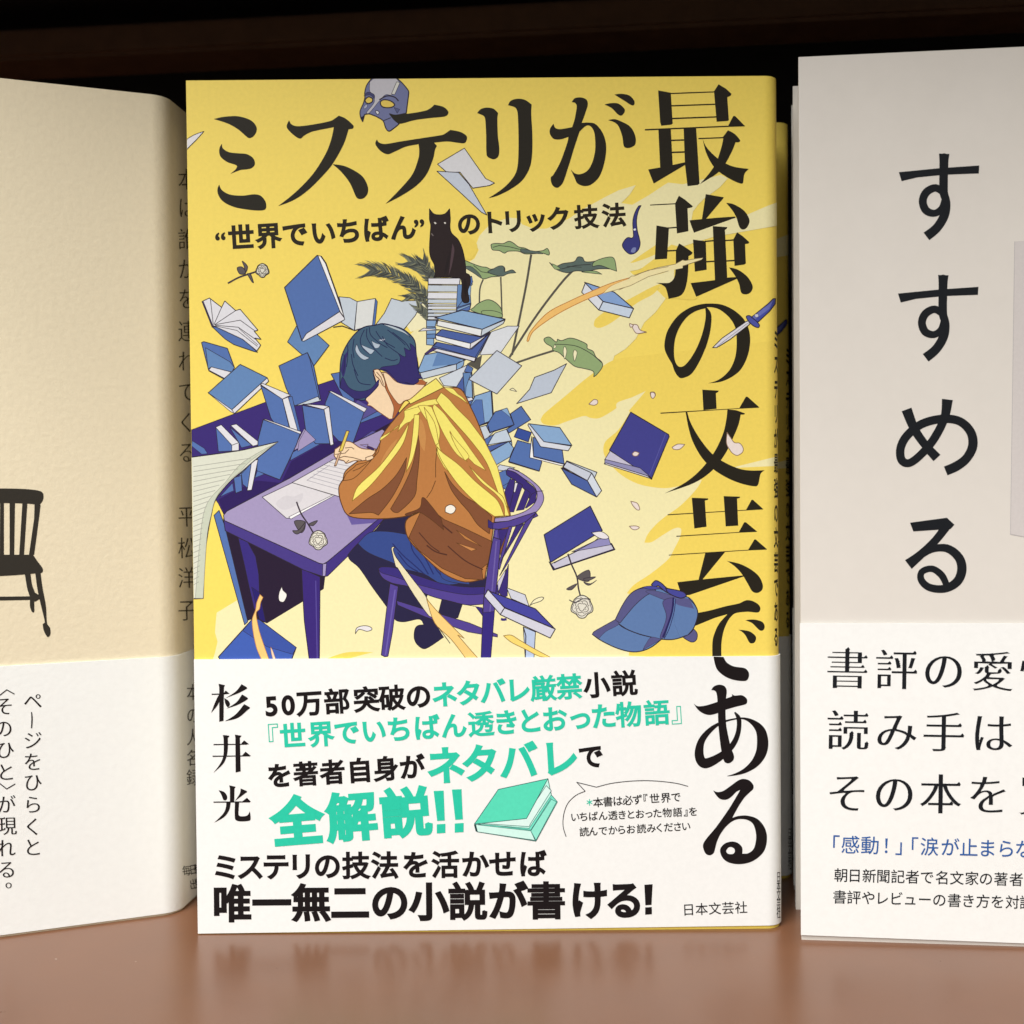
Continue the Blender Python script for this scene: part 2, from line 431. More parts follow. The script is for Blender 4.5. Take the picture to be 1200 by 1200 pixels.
A = Art(); TITLE = (42, 38, 30)
PALE = (249, 240, 186); Y2 = (249, 221, 104); CREAM = (250, 243, 200)
A.part = 'cover_artwork'
# pale sweep of the background
A.t()
A.p(PALE, "553,284 558,286 562,276 575,262 597,255 607,256 612,263 625,268 640,268 655,262 667,256 685,244 700,236 709,231 725,223 745,217 738,228 728,238 741,240 760,229 778,217 783,214 800,216 845,205 853,209 843,220 825,233 818,240 812,248 810,260 830,262 870,254 900,241 914,236 914,264 868,272 835,278 812,285 800,289 791,297 775,304 748,316 738,318 742,322 760,320 790,311 790,330 776,334 770,340 780,350 768,366 755,378 745,397 733,409 720,417 717,427 695,444 675,457 648,480 640,490 760,440 914,430 914,779 230,779 249,775 252,765 255,752 252,741 253,728 254,718 277,704 320,685 360,660 450,600 500,500 490,420 478,395 500,372 520,330 545,310 556,303 561,293 558,287", 0)
A.t(630, 430, 200)
A.s(Y2, "20,372! 45,330 200,200 330,90 480,-20 560,-60! 1800,-200! 1800,250! 760,400! 640,310! 760,170! 660,215 570,250! 578,262 540,300 440,358 380,360 340,345! 310,348 200,385 120,412 40,400")
A.s(Y2, "655,310! 570,440 480,520 462,580 480,640 570,745 700,820 850,850 960,845 1160,790 1400,700! 1800,600! 1800,100! 900,100! 760,170!")
A.s(PALE, "560,252 660,215 760,170! 690,240 640,310! 600,330 560,300", 0)
A.t(630, 570, 200)
A.s(Y2, "1180,-120! 1130,0 1010,130 900,210 830,270 775,335 750,395! 800,392 880,342 950,300 990,290 1010,305 1000,360 960,440 920,510 800,610 680,690 628,750! 700,800 640,1190! 1800,1250! 1800,-150!")
A.t(600, 280, 200)
A.s(Y2, "830,168! 910,110 1000,50 1060,10! 1100,30 1040,90 960,130 860,165")
A.s(Y2, "850,250! 920,200 1000,140 1060,90 1120,40! 1200,60! 1200,190! 1060,240 960,262 900,262")
A.s(Y2, "575,600 590,560 700,480 830,420 960,350 1045,315 1040,335 990,390 880,450 760,545 680,600 620,625 585,620")
A.s(Y2, "1300,300! 1040,315! 1045,380 1080,420! 1150,420 1300,420")
A.t(480, 230, 180)
A.s(Y2, "400,330! 440,300 520,365 530,405 515,450 480,495! 430,490 400,450")
A.s(CREAM, "-60,960! -20,890 60,840 130,850 130,1010 60,1040 10,1060!")
A.t(370, 610, 180); A.s(Y2, "60,1090! 150,1055 240,1030 340,1025 450,1030! 380,1045 250,1080 150,1095")

# flying blue books and the desk, left side
BL = (88, 118, 180); BM = (104, 140, 190); BD = (80, 102, 168); NV = (62, 46, 120); PG = (230, 229, 235); PGB = (205, 215, 226); LB = (142, 176, 216); LAV = (168, 155, 196)
A.t(220, 470, 180)
A.p(NV, "30,225 605,10 880,-80 1150,-170 1350,-160 1600,-20 1660,110 1640,300 1200,480 620,760 285,890 240,800 30,500", 0.8)
A.p((50, 34, 96), "240,770 330,720 540,620 730,640 810,470 1040,340 1180,310 1430,330 2000,10 2000,260 1750,300 1300,420 820,600 590,730 285,890", 0)
A.p((46, 30, 62), "1280,330 1450,240 2000,-60 1990,160 1700,300 1500,330 1290,420", 0)
A.p(LAV, "820,390 910,215 1010,300", 0.6)
A.p(BL, "820,400 1010,300 1045,330 800,465", 0.6)
A.t(370, 370, 180)
A.p((92, 84, 150), "270,720 330,660 480,745 280,860", 0)
A.p(BL, "240,875 480,748 530,770 240,880", 0.7)
A.p((92, 88, 160), "300,1000 440,900 520,915 500,980 330,1040", 0.5)
A.t(220, 340, 180)
# fan-open book
A.p((64, 50, 90), "110,88 190,290 205,280 130,85", 0.5)
A.p(BL, "190,285 300,300 430,380 545,485 520,480 360,425 290,380", 0.9)
A.p(PG, "120,85 170,62 265,135 290,85 375,160 410,150 548,312 520,322 572,384 525,375 570,430 540,475 430,385 195,275", 1.0)
A.l("178,72 200,270", .8); A.l("265,135 205,270", .8); A.l("375,160 210,270", .8); A.l("215,270 410,235 530,322", .8); A.l("215,275 395,290 530,385", .8); A.l("215,280 385,315 545,440", .7); A.l("400,300 550,430", .6)
# open cover
A.p(BL, "108,410 125,402 310,455 365,605 330,650 275,690 165,630", 1.0)
A.p(BM, "140,450 330,560 365,605 345,640 185,600 160,615", .7)
A.p(PG, "165,625 185,600 340,640 290,690", .8)
A.p(BM, "160,803 410,580 622,685 345,935", 1.0); A.p(PG, "345,935 622,685 632,712 365,965", .9); A.p(PG, "160,803 345,935 365,965 330,945", .6)
# right books
A.p(BM, "780,405 850,280 1010,345 1105,432 985,592 900,510", .9)
A.p(BL, "712,592 935,488 985,592 1040,860 1015,835 835,905 770,770", 1.0); A.p(PGB, "835,905 1015,832 1045,862 960,885", .8); A.l("935,490 955,540 1030,860", .8)
A.p(BL, "570,745 740,850 800,1100 720,1100 650,1000", .9); A.p(PG, "565,735 590,730 805,820 740,852", .8); A.p(PG, "740,852 785,835 860,1095 805,1105", .9); A.p(BL, "785,835 815,830 880,1100 860,1100", .7)
A.p(BL, "1120,655 1300,620 1300,900 1220,850", .9)
A.p(BL, "1075,880 1110,795 1380,950 1290,1200 1180,1180 1060,1050", .9); A.p(PG, "1100,790 1125,790 1400,925 1380,955", .8)
A.p(BL, "895,900 1070,935 1110,1200 1000,1200 925,1120", .9); A.p(PG, "900,890 1060,900 1105,910 1070,935", .8)
A.p(PG, "1065,930 1105,910 1140,1205 1115,1215", .9)
A.p(LAV, "870,1180 920,1090 1000,1170 860,1260", .5)
# big book
A.t(320, 280, 180)
A.p(BL, "90,380 345,128 370,150 525,570 225,795", 1.2); A.p((250, 250, 250), "350,130 375,135 410,185 560,620 525,570", .9); A.p(PG, "225,795 260,740 520,568 565,628 240,800", 1.0); A.l("375,135 412,190 568,630", 1.6)
A.p(PGB, "515,452 600,460 657,490 635,715 530,650 560,630", .9); A.p((228, 230, 228), "657,490 800,465 775,690 637,715", .9); A.p(BL, "800,465 815,490 795,680 775,690", .6); A.l("470,690 540,680 637,715 720,690", 1.2)
A.p(PGB, "795,680 870,580 925,465 1000,485 1175,480 1110,600 1020,710", .9)
# shelf books on the desk
A.t(220, 470, 180)
A.p(BL, "220,205 345,340 345,390 240,395", .7); A.p(PG, "218,205 262,185 400,325 345,345", .8); A.p(PG, "345,345 400,325 400,385 345,390", .7)
A.p(BL, "330,205 500,345 420,365 400,325", .6); A.p(PG, "335,190 380,180 575,335 510,352", .8)
A.p(BL, "35,310 130,370 155,410 110,415 30,350", .5)
A.p(BL, "550,300 590,145 880,250 850,340 720,615 540,545", 1.0); A.p(PG, "590,142 605,140 888,240 880,258", .8)
A.p(BM, "350,640 500,470 545,470 525,600 420,590", .6)
A.p(BL, "250,750 350,640 360,700 310,720", .5); A.p(BL, "360,600 420,580 425,700 375,720", .8); A.p(BL, "420,570 500,480 480,690 430,650", .7); A.p(PG, "500,470 550,455 500,695 465,700", .8)
A.p(BL, "525,600 545,545 600,570", .5)
# desk
A.t()
A.p((44, 32, 54), "264,620 382,666 379,690 313,730 296,725 288,728", 0.8)
A.t(220, 610, 180)
A.p((60, 48, 128), "395,135 470,170 530,280 555,420 560,560 610,790 520,690 490,560 440,330", .6)
A.p((44, 36, 110), "500,520 560,560 610,795 560,770", .5)
A.p(BL, "205,-40 245,-80 290,40 470,790 445,815", .9)
A.p((62, 44, 124), "890,375 1035,440 1030,1095 950,1095 910,780 898,560", .9); A.l("1000,470 1012,1090", 1.2, (92, 78, 156))
A.t()
A.p((76, 62, 138), "262,608 380,659 380,676 356,668 264,622", .9)
A.p((70, 54, 132), "379,660 446,604 452,606 433,627 384,675 379,676", .9)
A.p(LAV, "262,604 266,599 340,560 391,530 448,503 470,520 470,600 446,606 384,658 379,661 374,660 263,610", 1.0)
A.p((110, 96, 164), "398,585 412,615 437,613 446,606 470,598 420,570", 0)
A.t(220, 610, 180); A.p((168, 156, 200), "1056,340 1084,335 1076,432 1054,435", .6)
A.t(220, 470, 180)
A.p((226, 222, 226), "582,750 820,637 1140,735 795,915 770,915", .8); A.p((250, 249, 250), "790,905 1140,730 1145,738 805,922", .6)
A.p((230, 226, 228), "815,637 1140,455 1300,430 1350,520 1180,745", .8)
for i in range(9):
    A.l("%d,%d %d,%d" % (930+i*26, 618-i*24, 1180+i*14, 690-i*30), .5, (150, 146, 160))
A.l("930,620 1110,500", .6, (150, 146, 160))
A.s((217, 213, 218), "690,800 760,740 830,745 900,720 880,790 760,850", 0)
# rose on the desk
ST = (64, 54, 66)
def rose(x, y, r, stem, leaves):
    A.t(); A.l(stem, 1.8, ST, True)
    for d in leaves: A.s((96, 90, 92), d, .8)
    P = [(x+r*(1+.12*math.sin(5*a))*math.cos(a), y+r*(1+.1*math.cos(4*a))*math.sin(a)) for a in [k*.45 for k in range(14)]]
    A.s((232, 228, 214), " ".join("%.1f,%.1f" % q for q in P), 1.1, (58, 52, 50))
    for ring, m in ((.78, 5), (.52, 4), (.28, 3)):
        for k in range(m):
            a0 = 6.283*k/m+ring*3; sp = 6.283/m*.82
            A.l(" ".join("%.2f,%.2f" % (x+r*(ring+.16*math.sin(math.pi*t/5))*math.cos(a0+sp*t/5), y+r*.94*(ring+.16*math.sin(math.pi*t/5))*math.sin(a0+sp*t/5)) for t in range(6)), .75, (84, 76, 68))
            A.l("%.2f,%.2f %.2f,%.2f" % (x+r*ring*math.cos(a0), y+r*.94*ring*math.sin(a0), x+r*(ring+.2)*math.cos(a0-.3), y+r*.94*(ring+.2)*math.sin(a0-.3)), .7, (84, 76, 68))
rose(373, 633, 10.5, "347.5,588 353,602 361,614 367,624", ["345,611 357,611 357,620 352,624", "343,622 350,621 358,612 355,621 348,626", "362,614 372,610 367,616"])
rose(307.5, 317, 7.5, "267,332 280,325 292,321 301,318", ["278,314 284,313 288,320 281,321", "284,306 290,312 288,319 286,312", "290,321 295,330 297,331 294,322"])
# curled sheet on the left
A.t(220, 470, 180)
A.s((225, 227, 210), "20,440! 400,388 560,352 705,318! 540,450 430,545 320,640 215,775 185,880 155,1040 135,1200 120,1540! 25,1545!", 1.2)
A.s((206, 212, 192), "700,322! 500,460 400,560 310,635 220,760 185,880 150,1060 120,1540! 60,1540! 90,1150 120,900 170,770 290,640 430,480", 0.5, (150, 150, 140))
for i in range(24):
    y = 470+i*42; xe = float(np.interp(y-24, [440, 500, 560, 635, 700, 760, 880, 1060, 1500], [500, 440, 350, 265, 215, 172, 132, 108, 82]))
    A.l("45,%d %d,%d" % (y+(i < 14)*(14-i)*3, xe, y-24), .7, (165, 165, 155))

# book at the bottom left, with a ribbon
A.t(220, 610, 180)
A.p((70, 100, 186), "240,1065 510,765 560,775 848,992 800,1120 270,1120", 1.2)
A.p((64, 88, 170), "430,860 510,765 560,775 848,992 820,1045 620,985", .5)
A.s((250, 210, 130), "565,578! 588,600! 570,640 560,690 535,720 545,800 570,900 640,1100! 690,1110! 590,1110! 540,1000 510,860 505,770 530,700 540,640", .7, (190, 130, 70))
A.s((246, 220, 190), "648,988! 665,1020 695,1110! 675,1110! 655,1040", .4, (190, 130, 70))
A.s((250, 246, 240), "735,512! 745,545 775,580 750,635 715,625 712,575", .8)

# palms, stems and leaves behind
A.t(320, 280, 180)
PALM = (92, 98, 92)
def palm(spine, n, L, seed, a0):
    rr = random.Random(seed); P = smooth_path(spine, False, 7); N = len(P)
    A.b((84, 90, 86), " ".join("%f,%f,%f" % (*q, 16-13*i/N) for i, q in enumerate(P)), 1)
    for i in range(N-1):
        d = P[i+1]-P[i]; d = d/(np.linalg.norm(d)+1e-9); f = i/N
        for sg in (-1, 1):
            for k in range(2):
                a = math.atan2(d[1], d[0])+sg*(a0*(1.1-.55*f)+.12*rr.random()); ll = L*(.8+.4*rr.random())*(.75+.5*f)
                q = P[i]+(P[i+1]-P[i])*rr.random(); e = q+ll*np.array([math.cos(a), math.sin(a)]); md = q+(e-q)*.5+np.array([-d[1], d[0]])*sg*ll*.10
                A.b(rr.choice(((96, 102, 94), (66, 68, 66), (80, 84, 80), (136, 138, 112))), "%f,%f,7 %f,%f,6.5 %f,%f,.6" % (*q, *md, *e), 3)
palm("1200,500 1120,400 1020,320 920,270 820,245 760,245", 0, 100, 1, .62)
palm("1230,330 1180,260 1120,215 1060,185", 0, 80, 2, .6)
palm("1260,330 1290,250 1310,190", 0, 85, 3, .6)
palm("1240,560 1180,490 1110,455 1040,460", 0, 50, 4, .5)
palm("1290,660 1230,600 1170,560", 0, 60, 5, .6)
A.t(480, 230, 180)
palm("190,640 130,575 60,530 -10,510", 0, 80, 6, .6)
palm("150,640 130,560 105,500", 0, 70, 7, .6)
palm("150,800 80,730 10,670 -40,650", 0, 80, 8, .6)
palm("160,970 110,910 60,860", 0, 60, 9, .6)
STEM = (92, 88, 80); GR = (152, 176, 124); GD = (96, 112, 106); GLN = (58, 58, 58)
A.line = GLN
A.l("575,650 550,720 545,830", 1.8, STEM, True); A.l("712,630 718,800 722,950", 1.8, STEM, True)
A.l("950,455 910,700 860,950 800,1240", 2.6, STEM, True); A.l("1330,530 1200,660 1000,920 830,1180 780,1260", 2.6, STEM, True)
A.s(GR, "640,375 680,368 730,370 775,352 810,365 850,395 900,405 960,430 1040,425 1075,408 1092,440 1085,460 1040,445 960,450 900,450 850,430 770,430 740,445 700,425 650,420 638,395", .9)
A.s(GD, "870,410 950,425 1010,435 1040,450 950,445 880,440", .6); A.l("650,400 700,385 780,395 860,415", .8)
A.s(GR, "430,500! 500,530 560,550 600,555 640,570 720,545 745,570 720,620 640,630 570,645 520,590 440,560!", .9)
A.s(GD, "610,590 650,570 700,545 735,550 745,590 800,575 830,598! 770,605 720,625 650,610", .8); A.s(GD, "430,555 480,550 540,600 560,640 500,600", .6); A.l("500,540 560,590 620,600", .8)
A.s(GR, "500,870 540,835 610,808 670,830 715,880 720,950 640,930 560,920 480,890", .9); A.l("580,905 650,895 720,925", .8); A.s(GR, "560,900 640,893 715,915 722,945 600,940", .7)
A.t(480, 220, 260)
A.s(GD, "757,405! 790,425 830,410 890,400 910,375 935,378 950,400 1000,398 1040,385 1100,380 1118,450! 1090,440 1020,440 960,452 900,450 850,460 790,440", .9)
A.s(GR, "1000,400 1060,378 1105,382 1120,452! 1085,440 1030,420 990,425", .8); A.s(GR, "930,455 1000,450 1040,468! 980,462", .7); A.s(GR, "770,412 800,425 815,440 785,440", .6); A.l("820,440 900,420 980,415", .9); A.l("850,425 930,430", .7)
A.t(600, 280, 200)
A.l("295,785 150,830 -10,885", 2.4, STEM); 
A.s(GR, "225,705 262,690 310,725 320,705! 350,715 400,698 450,705 525,740 530,770 570,790 590,830 630,865 635,900 600,950 575,970! 570,930 500,910 440,895 380,845 330,800 290,785 280,760 240,735", .9)
A.l("300,740 400,745 470,760 560,810 630,870", .8, None, True); A.s((250, 243, 200), "440,780 458,800 440,860 430,810", .6); A.s((250, 243, 200), "370,755 385,790 370,845 360,790", .6); A.s((250, 243, 200), "300,742 310,760 292,770", .5)
A.line = (50, 42, 52)

# stack of books under the cat
A.t(490, 350, 180)
for d in ("380,510 500,440 480,560 470,560",): A.p(STEM, d, 0)
A.p((226, 230, 236), "480,440 570,260 700,215 790,215 640,430", .8)
A.t(480, 230, 180)
A.p((232, 233, 240), "145,640 395,640 390,690 145,688", 1); A.p(BM, "395,640 485,625 490,690 380,800 370,880 480,850 470,700", .8)
rows = [(690, 695, 745, PGB), (745, 752, 800, (232, 233, 240)), (802, 805, 835, PGB), (838, 842, 855, (220, 226, 236)), (858, 860, 882, (226, 230, 238)), (885, 888, 910, PGB), (914, 916, 938, PGB), (940, 942, 962, (220, 226, 236))]
for a, b, c, col in rows: A.p(col, "145,%d 375,%d 372,%d 140,%d" % (b, b+3, c, c), .55)
A.p(BM, "375,690 410,690 410,820 365,880", .7); A.p(BL, "440,690 485,625 495,670 470,700", .5); A.p(LB, "455,690 480,700 475,780 455,770", .6)
A.p(BL, "370,870 480,835 470,890 360,920", .9); A.p(LB, "370,880 470,845 475,855 375,895", .6)
A.p(LB, "132,970 210,970 200,1020 132,1020", .9); A.p(LB, "132,1022 205,1025 205,1075 132,1078", .9); A.p(BM, "132,1078 205,1075 200,1110 132,1110", .9); A.p(LB, "132,1110 190,1110 190,1165 132,1160", .9)
A.p(PG, "70,1055 110,1030 250,1045 130,1050", .8)
# the big tilted books of the stack
A.t(490, 350, 180)
A.p(BL, "105,385 140,340 400,400 570,262 440,495", 1.1); A.p(PG, "105,385 115,382 450,462 440,492 110,405", 1.0); A.p(BD, "120,370 150,340 420,395 560,270 445,460", .8)
A.p(BD, "135,285 185,240 490,300 560,262 410,392", 1.0); A.p((244, 245, 246), "135,285 410,350 405,395 140,320", 1.0); A.p(PG, "410,350 525,290 520,300 405,395", .8)
A.p(LB, "130,150 345,90 680,160 500,240", 1.2); A.p((240, 242, 242), "155,170 500,240 490,295 145,210", 1.1); A.p(PGB, "500,240 680,165 665,195 490,295", 1.0)
A.p(LB, "0,560 50,440 150,420 370,480 20,590", 1.0); A.p(BM, "110,530 150,420 340,475 300,510", 0); A.p((72, 56, 110), "50,430 110,380 150,390 60,440", .5)
A.p(PGB, "15,580 300,510 300,560 30,630", 1.0); A.p(LB, "300,510 360,480 355,520 300,575", .9)
A.p((214, 222, 232), "165,620 380,520 390,540 310,690 200,680", .9)
A.p(BD, "300,690 355,600 360,750 320,740", .8); A.p(BM, "350,580 420,575 430,800 365,770", .9); A.p(LB, "375,690 415,575 425,780 370,760", .6); A.p(BL, "385,515 430,545 415,580 360,570", .8); A.p(PG, "365,780 420,770 430,790 375,810", .7)
A.p(BL, "430,640 440,840 400,850 380,810 440,790", .8)
A.p(LB, "400,850 445,760 570,720 585,960 460,1000", 1.0); A.p(BL, "400,850 450,790 500,790 520,980 460,1000", .5); A.l("575,725 590,945 460,1000", 1.4)
A.p(BL, "600,885 695,855 750,985 560,1045 530,1000", 1.0); A.p(LB, "650,870 695,855 725,930", .4); A.l("545,990 560,1048 745,990", 1.2)
A.p(BL, "720,900 805,840 880,945 710,1050 690,1020 750,985", 1.0)
A.p((60, 84, 160), "780,1010 885,1045 860,1120 750,1080", .9)
A.p((206, 214, 226), "395,630 615,405 810,525 615,745", 1.0)
A.p((196, 206, 222), "770,820 870,710 910,615 1060,560 1160,508 1110,600 1040,735 960,760", 1.0)
A.s(CREAM, "715,712! 740,700 770,725! 745,720", .7)
A.p(PGB, "460,1010 530,990 560,1050 600,1030 520,1110", .9); A.p((200, 214, 230), "530,1145 600,1050 690,1020 730,1110", .9); A.p(LB, "540,1170 730,1115 740,1200 590,1260", .9); A.p(BL, "500,1110 590,1060 540,1150 560,1160", .8)
A.t(500, 480, 180)
A.p(LB, "480,340 640,250 680,300 650,370 530,440", .9); A.p(BD, "460,290 640,250 480,335", .8)
A.p(BL, "710,240 820,270 900,410 880,480 640,405", 1.0); A.l("640,410 880,482", 1.3)
A.p((250, 250, 250), "820,210 835,370 1080,430 1060,440 805,375", .8); A.p(BL, "830,215 1060,320 1075,425 835,365", .9)
A.p(LB, "795,110 1040,140 1135,280 910,250", 1.0); A.p((222, 226, 236), "790,120 800,110 915,250 1130,285 1105,322 890,290", 1.0)
A.p((210, 216, 228), "540,470 570,430 690,455 620,480", .8); A.p(BL, "545,500 620,470 660,540 590,640", .8); A.p(BL, "590,600 660,560 640,650", .6)
A.p(PGB, "1095,400 1330,490 1300,560 1060,455", 1.0)
A.t(630, 430, 200)
A.p(BD, "165,710 350,800 415,915 240,825", 1.1); A.p((206, 212, 226), "205,665 380,745 350,800 180,705", 1.1); A.p((218, 226, 238), "380,745 450,870 415,915 350,800", 1.1)
# books on the right
A.p((70, 70, 146), "655,318 920,475 925,490 800,790 505,585", 1.2); A.l("900,470 785,765", .8, (96, 96, 170)); A.p((204, 200, 220), "510,590 800,780 720,740 470,655", .8); A.p((150, 148, 190), "475,650 720,710 790,770 470,680", .7); A.p((226, 222, 230), "468,682 480,675 770,765 805,788", .9)
A.t(600, 280, 200)
A.p((140, 172, 222), "510,305 720,375 855,490 640,440", 1.2); A.p((230, 234, 242), "490,375 515,310 640,440 610,500", 1.1); A.p((208, 222, 240), "610,500 640,440 855,490 825,555", 1.2)
A.t(630, 570, 200)
A.p((70, 74, 152), "45,340 370,138 455,310 90,535", 1.2); A.p((46, 36, 80), "80,530 110,590 545,445 520,400 130,575", .8); A.p((206, 204, 222), "95,545 430,380 510,395 535,440 120,580", .8); A.p((150, 146, 196), "240,460 430,370 500,365 515,410", .7); A.l("115,540 400,385 450,345", .9); A.l("150,520 420,375", .7)
A.s((238, 232, 236), "378,325! 450,318 500,355 480,370 430,362", .8)
A.line = ST
rose(682, 711, 12.5, "665.5,649 670,662 676,676 678,690 681,701", ["676,676 690,668 691,680 684,681", "684,682 692,684 699,680 690,686", "664,690 676,684 670,691", "684,678 698,676 688,681"])
A.l("667,703 674,706 682,702 692,702", 1.2, ST, True)
A.line = (50, 42, 52)

# chair behind the writer, right part
A.t(500, 480, 180)
CH = (86, 70, 150); CHD = (62, 48, 122); CHL = (160, 144, 196)
A.p(CHD, "620,480 650,455 720,480 780,560 830,600 860,640 850,700 820,740 780,640 700,560 625,510", .9)
A.p(CHD, "650,545 690,545 660,790 640,800 620,700 610,640", .7); A.p(CHD, "700,560 750,590 680,800 640,800", .7); A.p(CHD, "770,620 810,650 760,780 700,790", .7); A.p(CHD, "820,660 860,640 850,720 780,770 770,770", .6)
A.p((230, 226, 236), "690,570 712,575 690,650 680,640", .6)
A.s(CHL, "650,455! 740,495 830,560 890,620 915,690 890,760 830,820 740,850 640,870 520,880! 505,850! 620,838 720,815 800,775 850,720 862,650 830,590 760,540 690,490 630,470", .9)
A.l("850,640 912,635", .8)
# trousers, shoes
A.t(370, 610, 180)
JD = (44, 40, 72); JB = (58, 78, 144)
A.s(JD, "250,270! 330,180 450,90 560,-40! 760,-40! 900,200 1200,440! 1200,520 1050,560 900,560 860,620 860,800 850,830! 870,870 1000,910! 860,1000 800,975 770,920 775,850 800,820 850,815! 810,770 700,790 640,785 610,760 560,680 450,530 340,370 270,310", .9)
A.p(JD, "820,765 870,720 905,745 1000,910 900,960 800,960 778,880 845,822", 0); A.p(JD, "1180,440 1330,420 1330,530 1180,520", 0); A.p(JD, "990,600 1150,640 1110,760 1040,770 960,720", .9)
A.s(JB, "330,180! 420,95 560,85 720,110! 830,180 920,300 1010,420 1200,480! 1000,500 850,420 700,380 600,330 450,270 380,230", .7)
for d in ("600,180 680,270 760,340 850,420", "740,165 760,240 820,320 880,420", "830,250 870,320 920,420", "900,300 940,380 1000,450", "640,250 720,350 800,400"): A.b((40, 52, 118), d.replace(' ', ',3 ').replace(',3 ', ',9 ')+",2", 4) if False else A.l(d, 1.3, (40, 46, 104), True)
A.s(JB, "970,400! 1020,390 1100,440 1200,470! 1200,500! 1060,480 990,450", .6)
# chair seat and legs
A.s(CH, "490,380 520,362 620,370 700,400 850,450 1000,495 1200,520 1440,500! 1420,640! 1200,660 1050,630 900,590 740,520 600,490 520,445", .9)
A.s((62, 50, 126), "490,380 520,362 620,370 700,400 850,450 1000,495 1200,520 1430,510! 1420,560! 1200,580 1000,550 800,500 620,440 520,410", .6)
A.p(CH, "580,490 645,515 600,870 565,1060 540,1065 512,1050 560,640", .9); A.l("620,540 575,850 545,1050", 1.6, (110, 96, 176))
A.p(CH, "630,625 840,690 1200,800 1420,890 1420,910 1190,870 850,750 640,660", .8)
# shirt
A.t()
BR = (192, 128, 72); BK = (134, 84, 56); SY = (250, 236, 120); SL = (92, 58, 30)
A.line = SL
A.s(BR, "512,448! 522,455! 540,456 552,478 562,500 573,530 585,560 597,598 598,604! 580,606! 575,640 568,678! 545,682 520,672 495,650 478,630 476,610 492,600! 470,606 440,608 410,605 400,590 397,572 402,562! 405,552 420,540 438,530 445,520 447,512 455,500 470,482 480,472 500,455", 1.2)
A.t(500, 480, 180)
A.p(BK, "-20,740 60,800 140,860 280,920 510,1030 480,1200 430,1240 440,1330 300,1320 120,1240 -60,1100 -140,1000", .8)
A.p(BR, "230,940 430,1070 300,1010", .5); A.p((206, 140, 84), "230,1040 390,1090 350,1105", .5)
A.l("0,760 90,870 200,965", 1.6, (84, 50, 40), True); A.l("0,1060 70,1110 160,1135", 1.6, (84, 50, 40), True); A.l("165,1065 300,1180 440,1250", 1.4, (84, 50, 40), True); A.l("-60,960 30,1060 100,1110", 1.2, (84, 50, 40), True)
A.s(BK, "140,485! 200,580 300,680 400,740 510,835! 490,970! 400,900 330,800 260,720 190,620", .8)
A.s(BK, "180,50! 260,120 330,180 400,290 460,400! 380,280 290,180", .7)
A.t(340, 480, 180)
A.s(BK, "460,815! 600,700 720,620 830,510 910,375! 890,500 800,680 690,825! 640,805 560,808", .8)
A.s(BK, "785,775! 880,610 960,420 1005,180! 1010,350 990,560 970,680 850,800 810,800", .8)
A.s((110, 66, 46), "900,815 1010,770 1030,690 1060,700 1180,850! 1200,940! 1090,850 1000,800 930,830", .7)
# yellow light on the shirt
A.t(370, 370, 180)
A.line = (150, 112, 44)
for d in ("500,978! 510,950 560,920 640,870 690,800 690,745! 780,705 840,722 800,765! 765,800 740,828! 700,845 640,905! 655,855 610,885 560,935",
          "690,740! 780,692 870,662 960,650 1010,668! 960,690 880,702 800,712 720,735",
          "800,705! 830,760 900,870 940,970 945,1070 1000,1180! 1065,1250! 1010,1120 965,1010 970,900 945,810 905,712! 850,700",
          "925,690! 1000,760 1060,840 1130,930 1200,1030! 1330,1210! 1240,1160! 1130,1040 1048,900! 1070,970 1120,1050 1185,1140! 1100,1080 1020,960 960,840 915,720"):
    A.s(SY, d, .6)
A.s((206, 146, 84), "780,800! 830,820 860,940 850,1060! 815,1000 800,900", 0); A.s((206, 146, 84), "640,960! 600,1060 540,1160 480,1250! 520,1120 580,1020", 0)
A.s(SY, "690,660! 940,490! 1000,560! 740,690! 720,665", .9, SL)
A.s(SY, "980,600! 1040,650 1100,720 1200,820! 1320,980! 1420,1180! 1500,1500! 1440,1420 1340,1160 1230,1000 1100,850 1000,740 940,660!", .8)
A.s(SY, "1000,560! 1070,570 1110,610 1150,640 1190,690! 1120,640 1050,600", .7)
A.t(500, 480, 180)
A.s(SY, "80,290! 130,340 250,430 380,560 500,660 560,720 605,830! 530,835! 400,740 250,590 130,420 90,340", .8)
A.s(SY, "330,440! 450,560 560,650 600,690 645,828! 610,830! 600,740 540,660 420,560", .7)
A.s(SY, "180,175! 240,250 330,360 300,400! 230,290", .6)
A.s(SY, "-20,-20! 60,100 95,260! 70,280! 20,140", .7)
A.t(340, 480, 180)
A.s(SY, "485,715! 530,600 700,440 850,240 930,100! 880,270 740,460 620,600", .8)
A.s(SY, "905,490! 940,330 960,160 970,40! 1010,40! 1000,200 960,380", .7)
A.line = SL
A.t(500, 480, 180)
A.l("80,300 70,420 70,530", .8); A.l("70,555 40,630 0,690", .8)
A.s((250, 244, 232), "145,800! 150,760 190,742 225,765 220,795 190,815", .9)
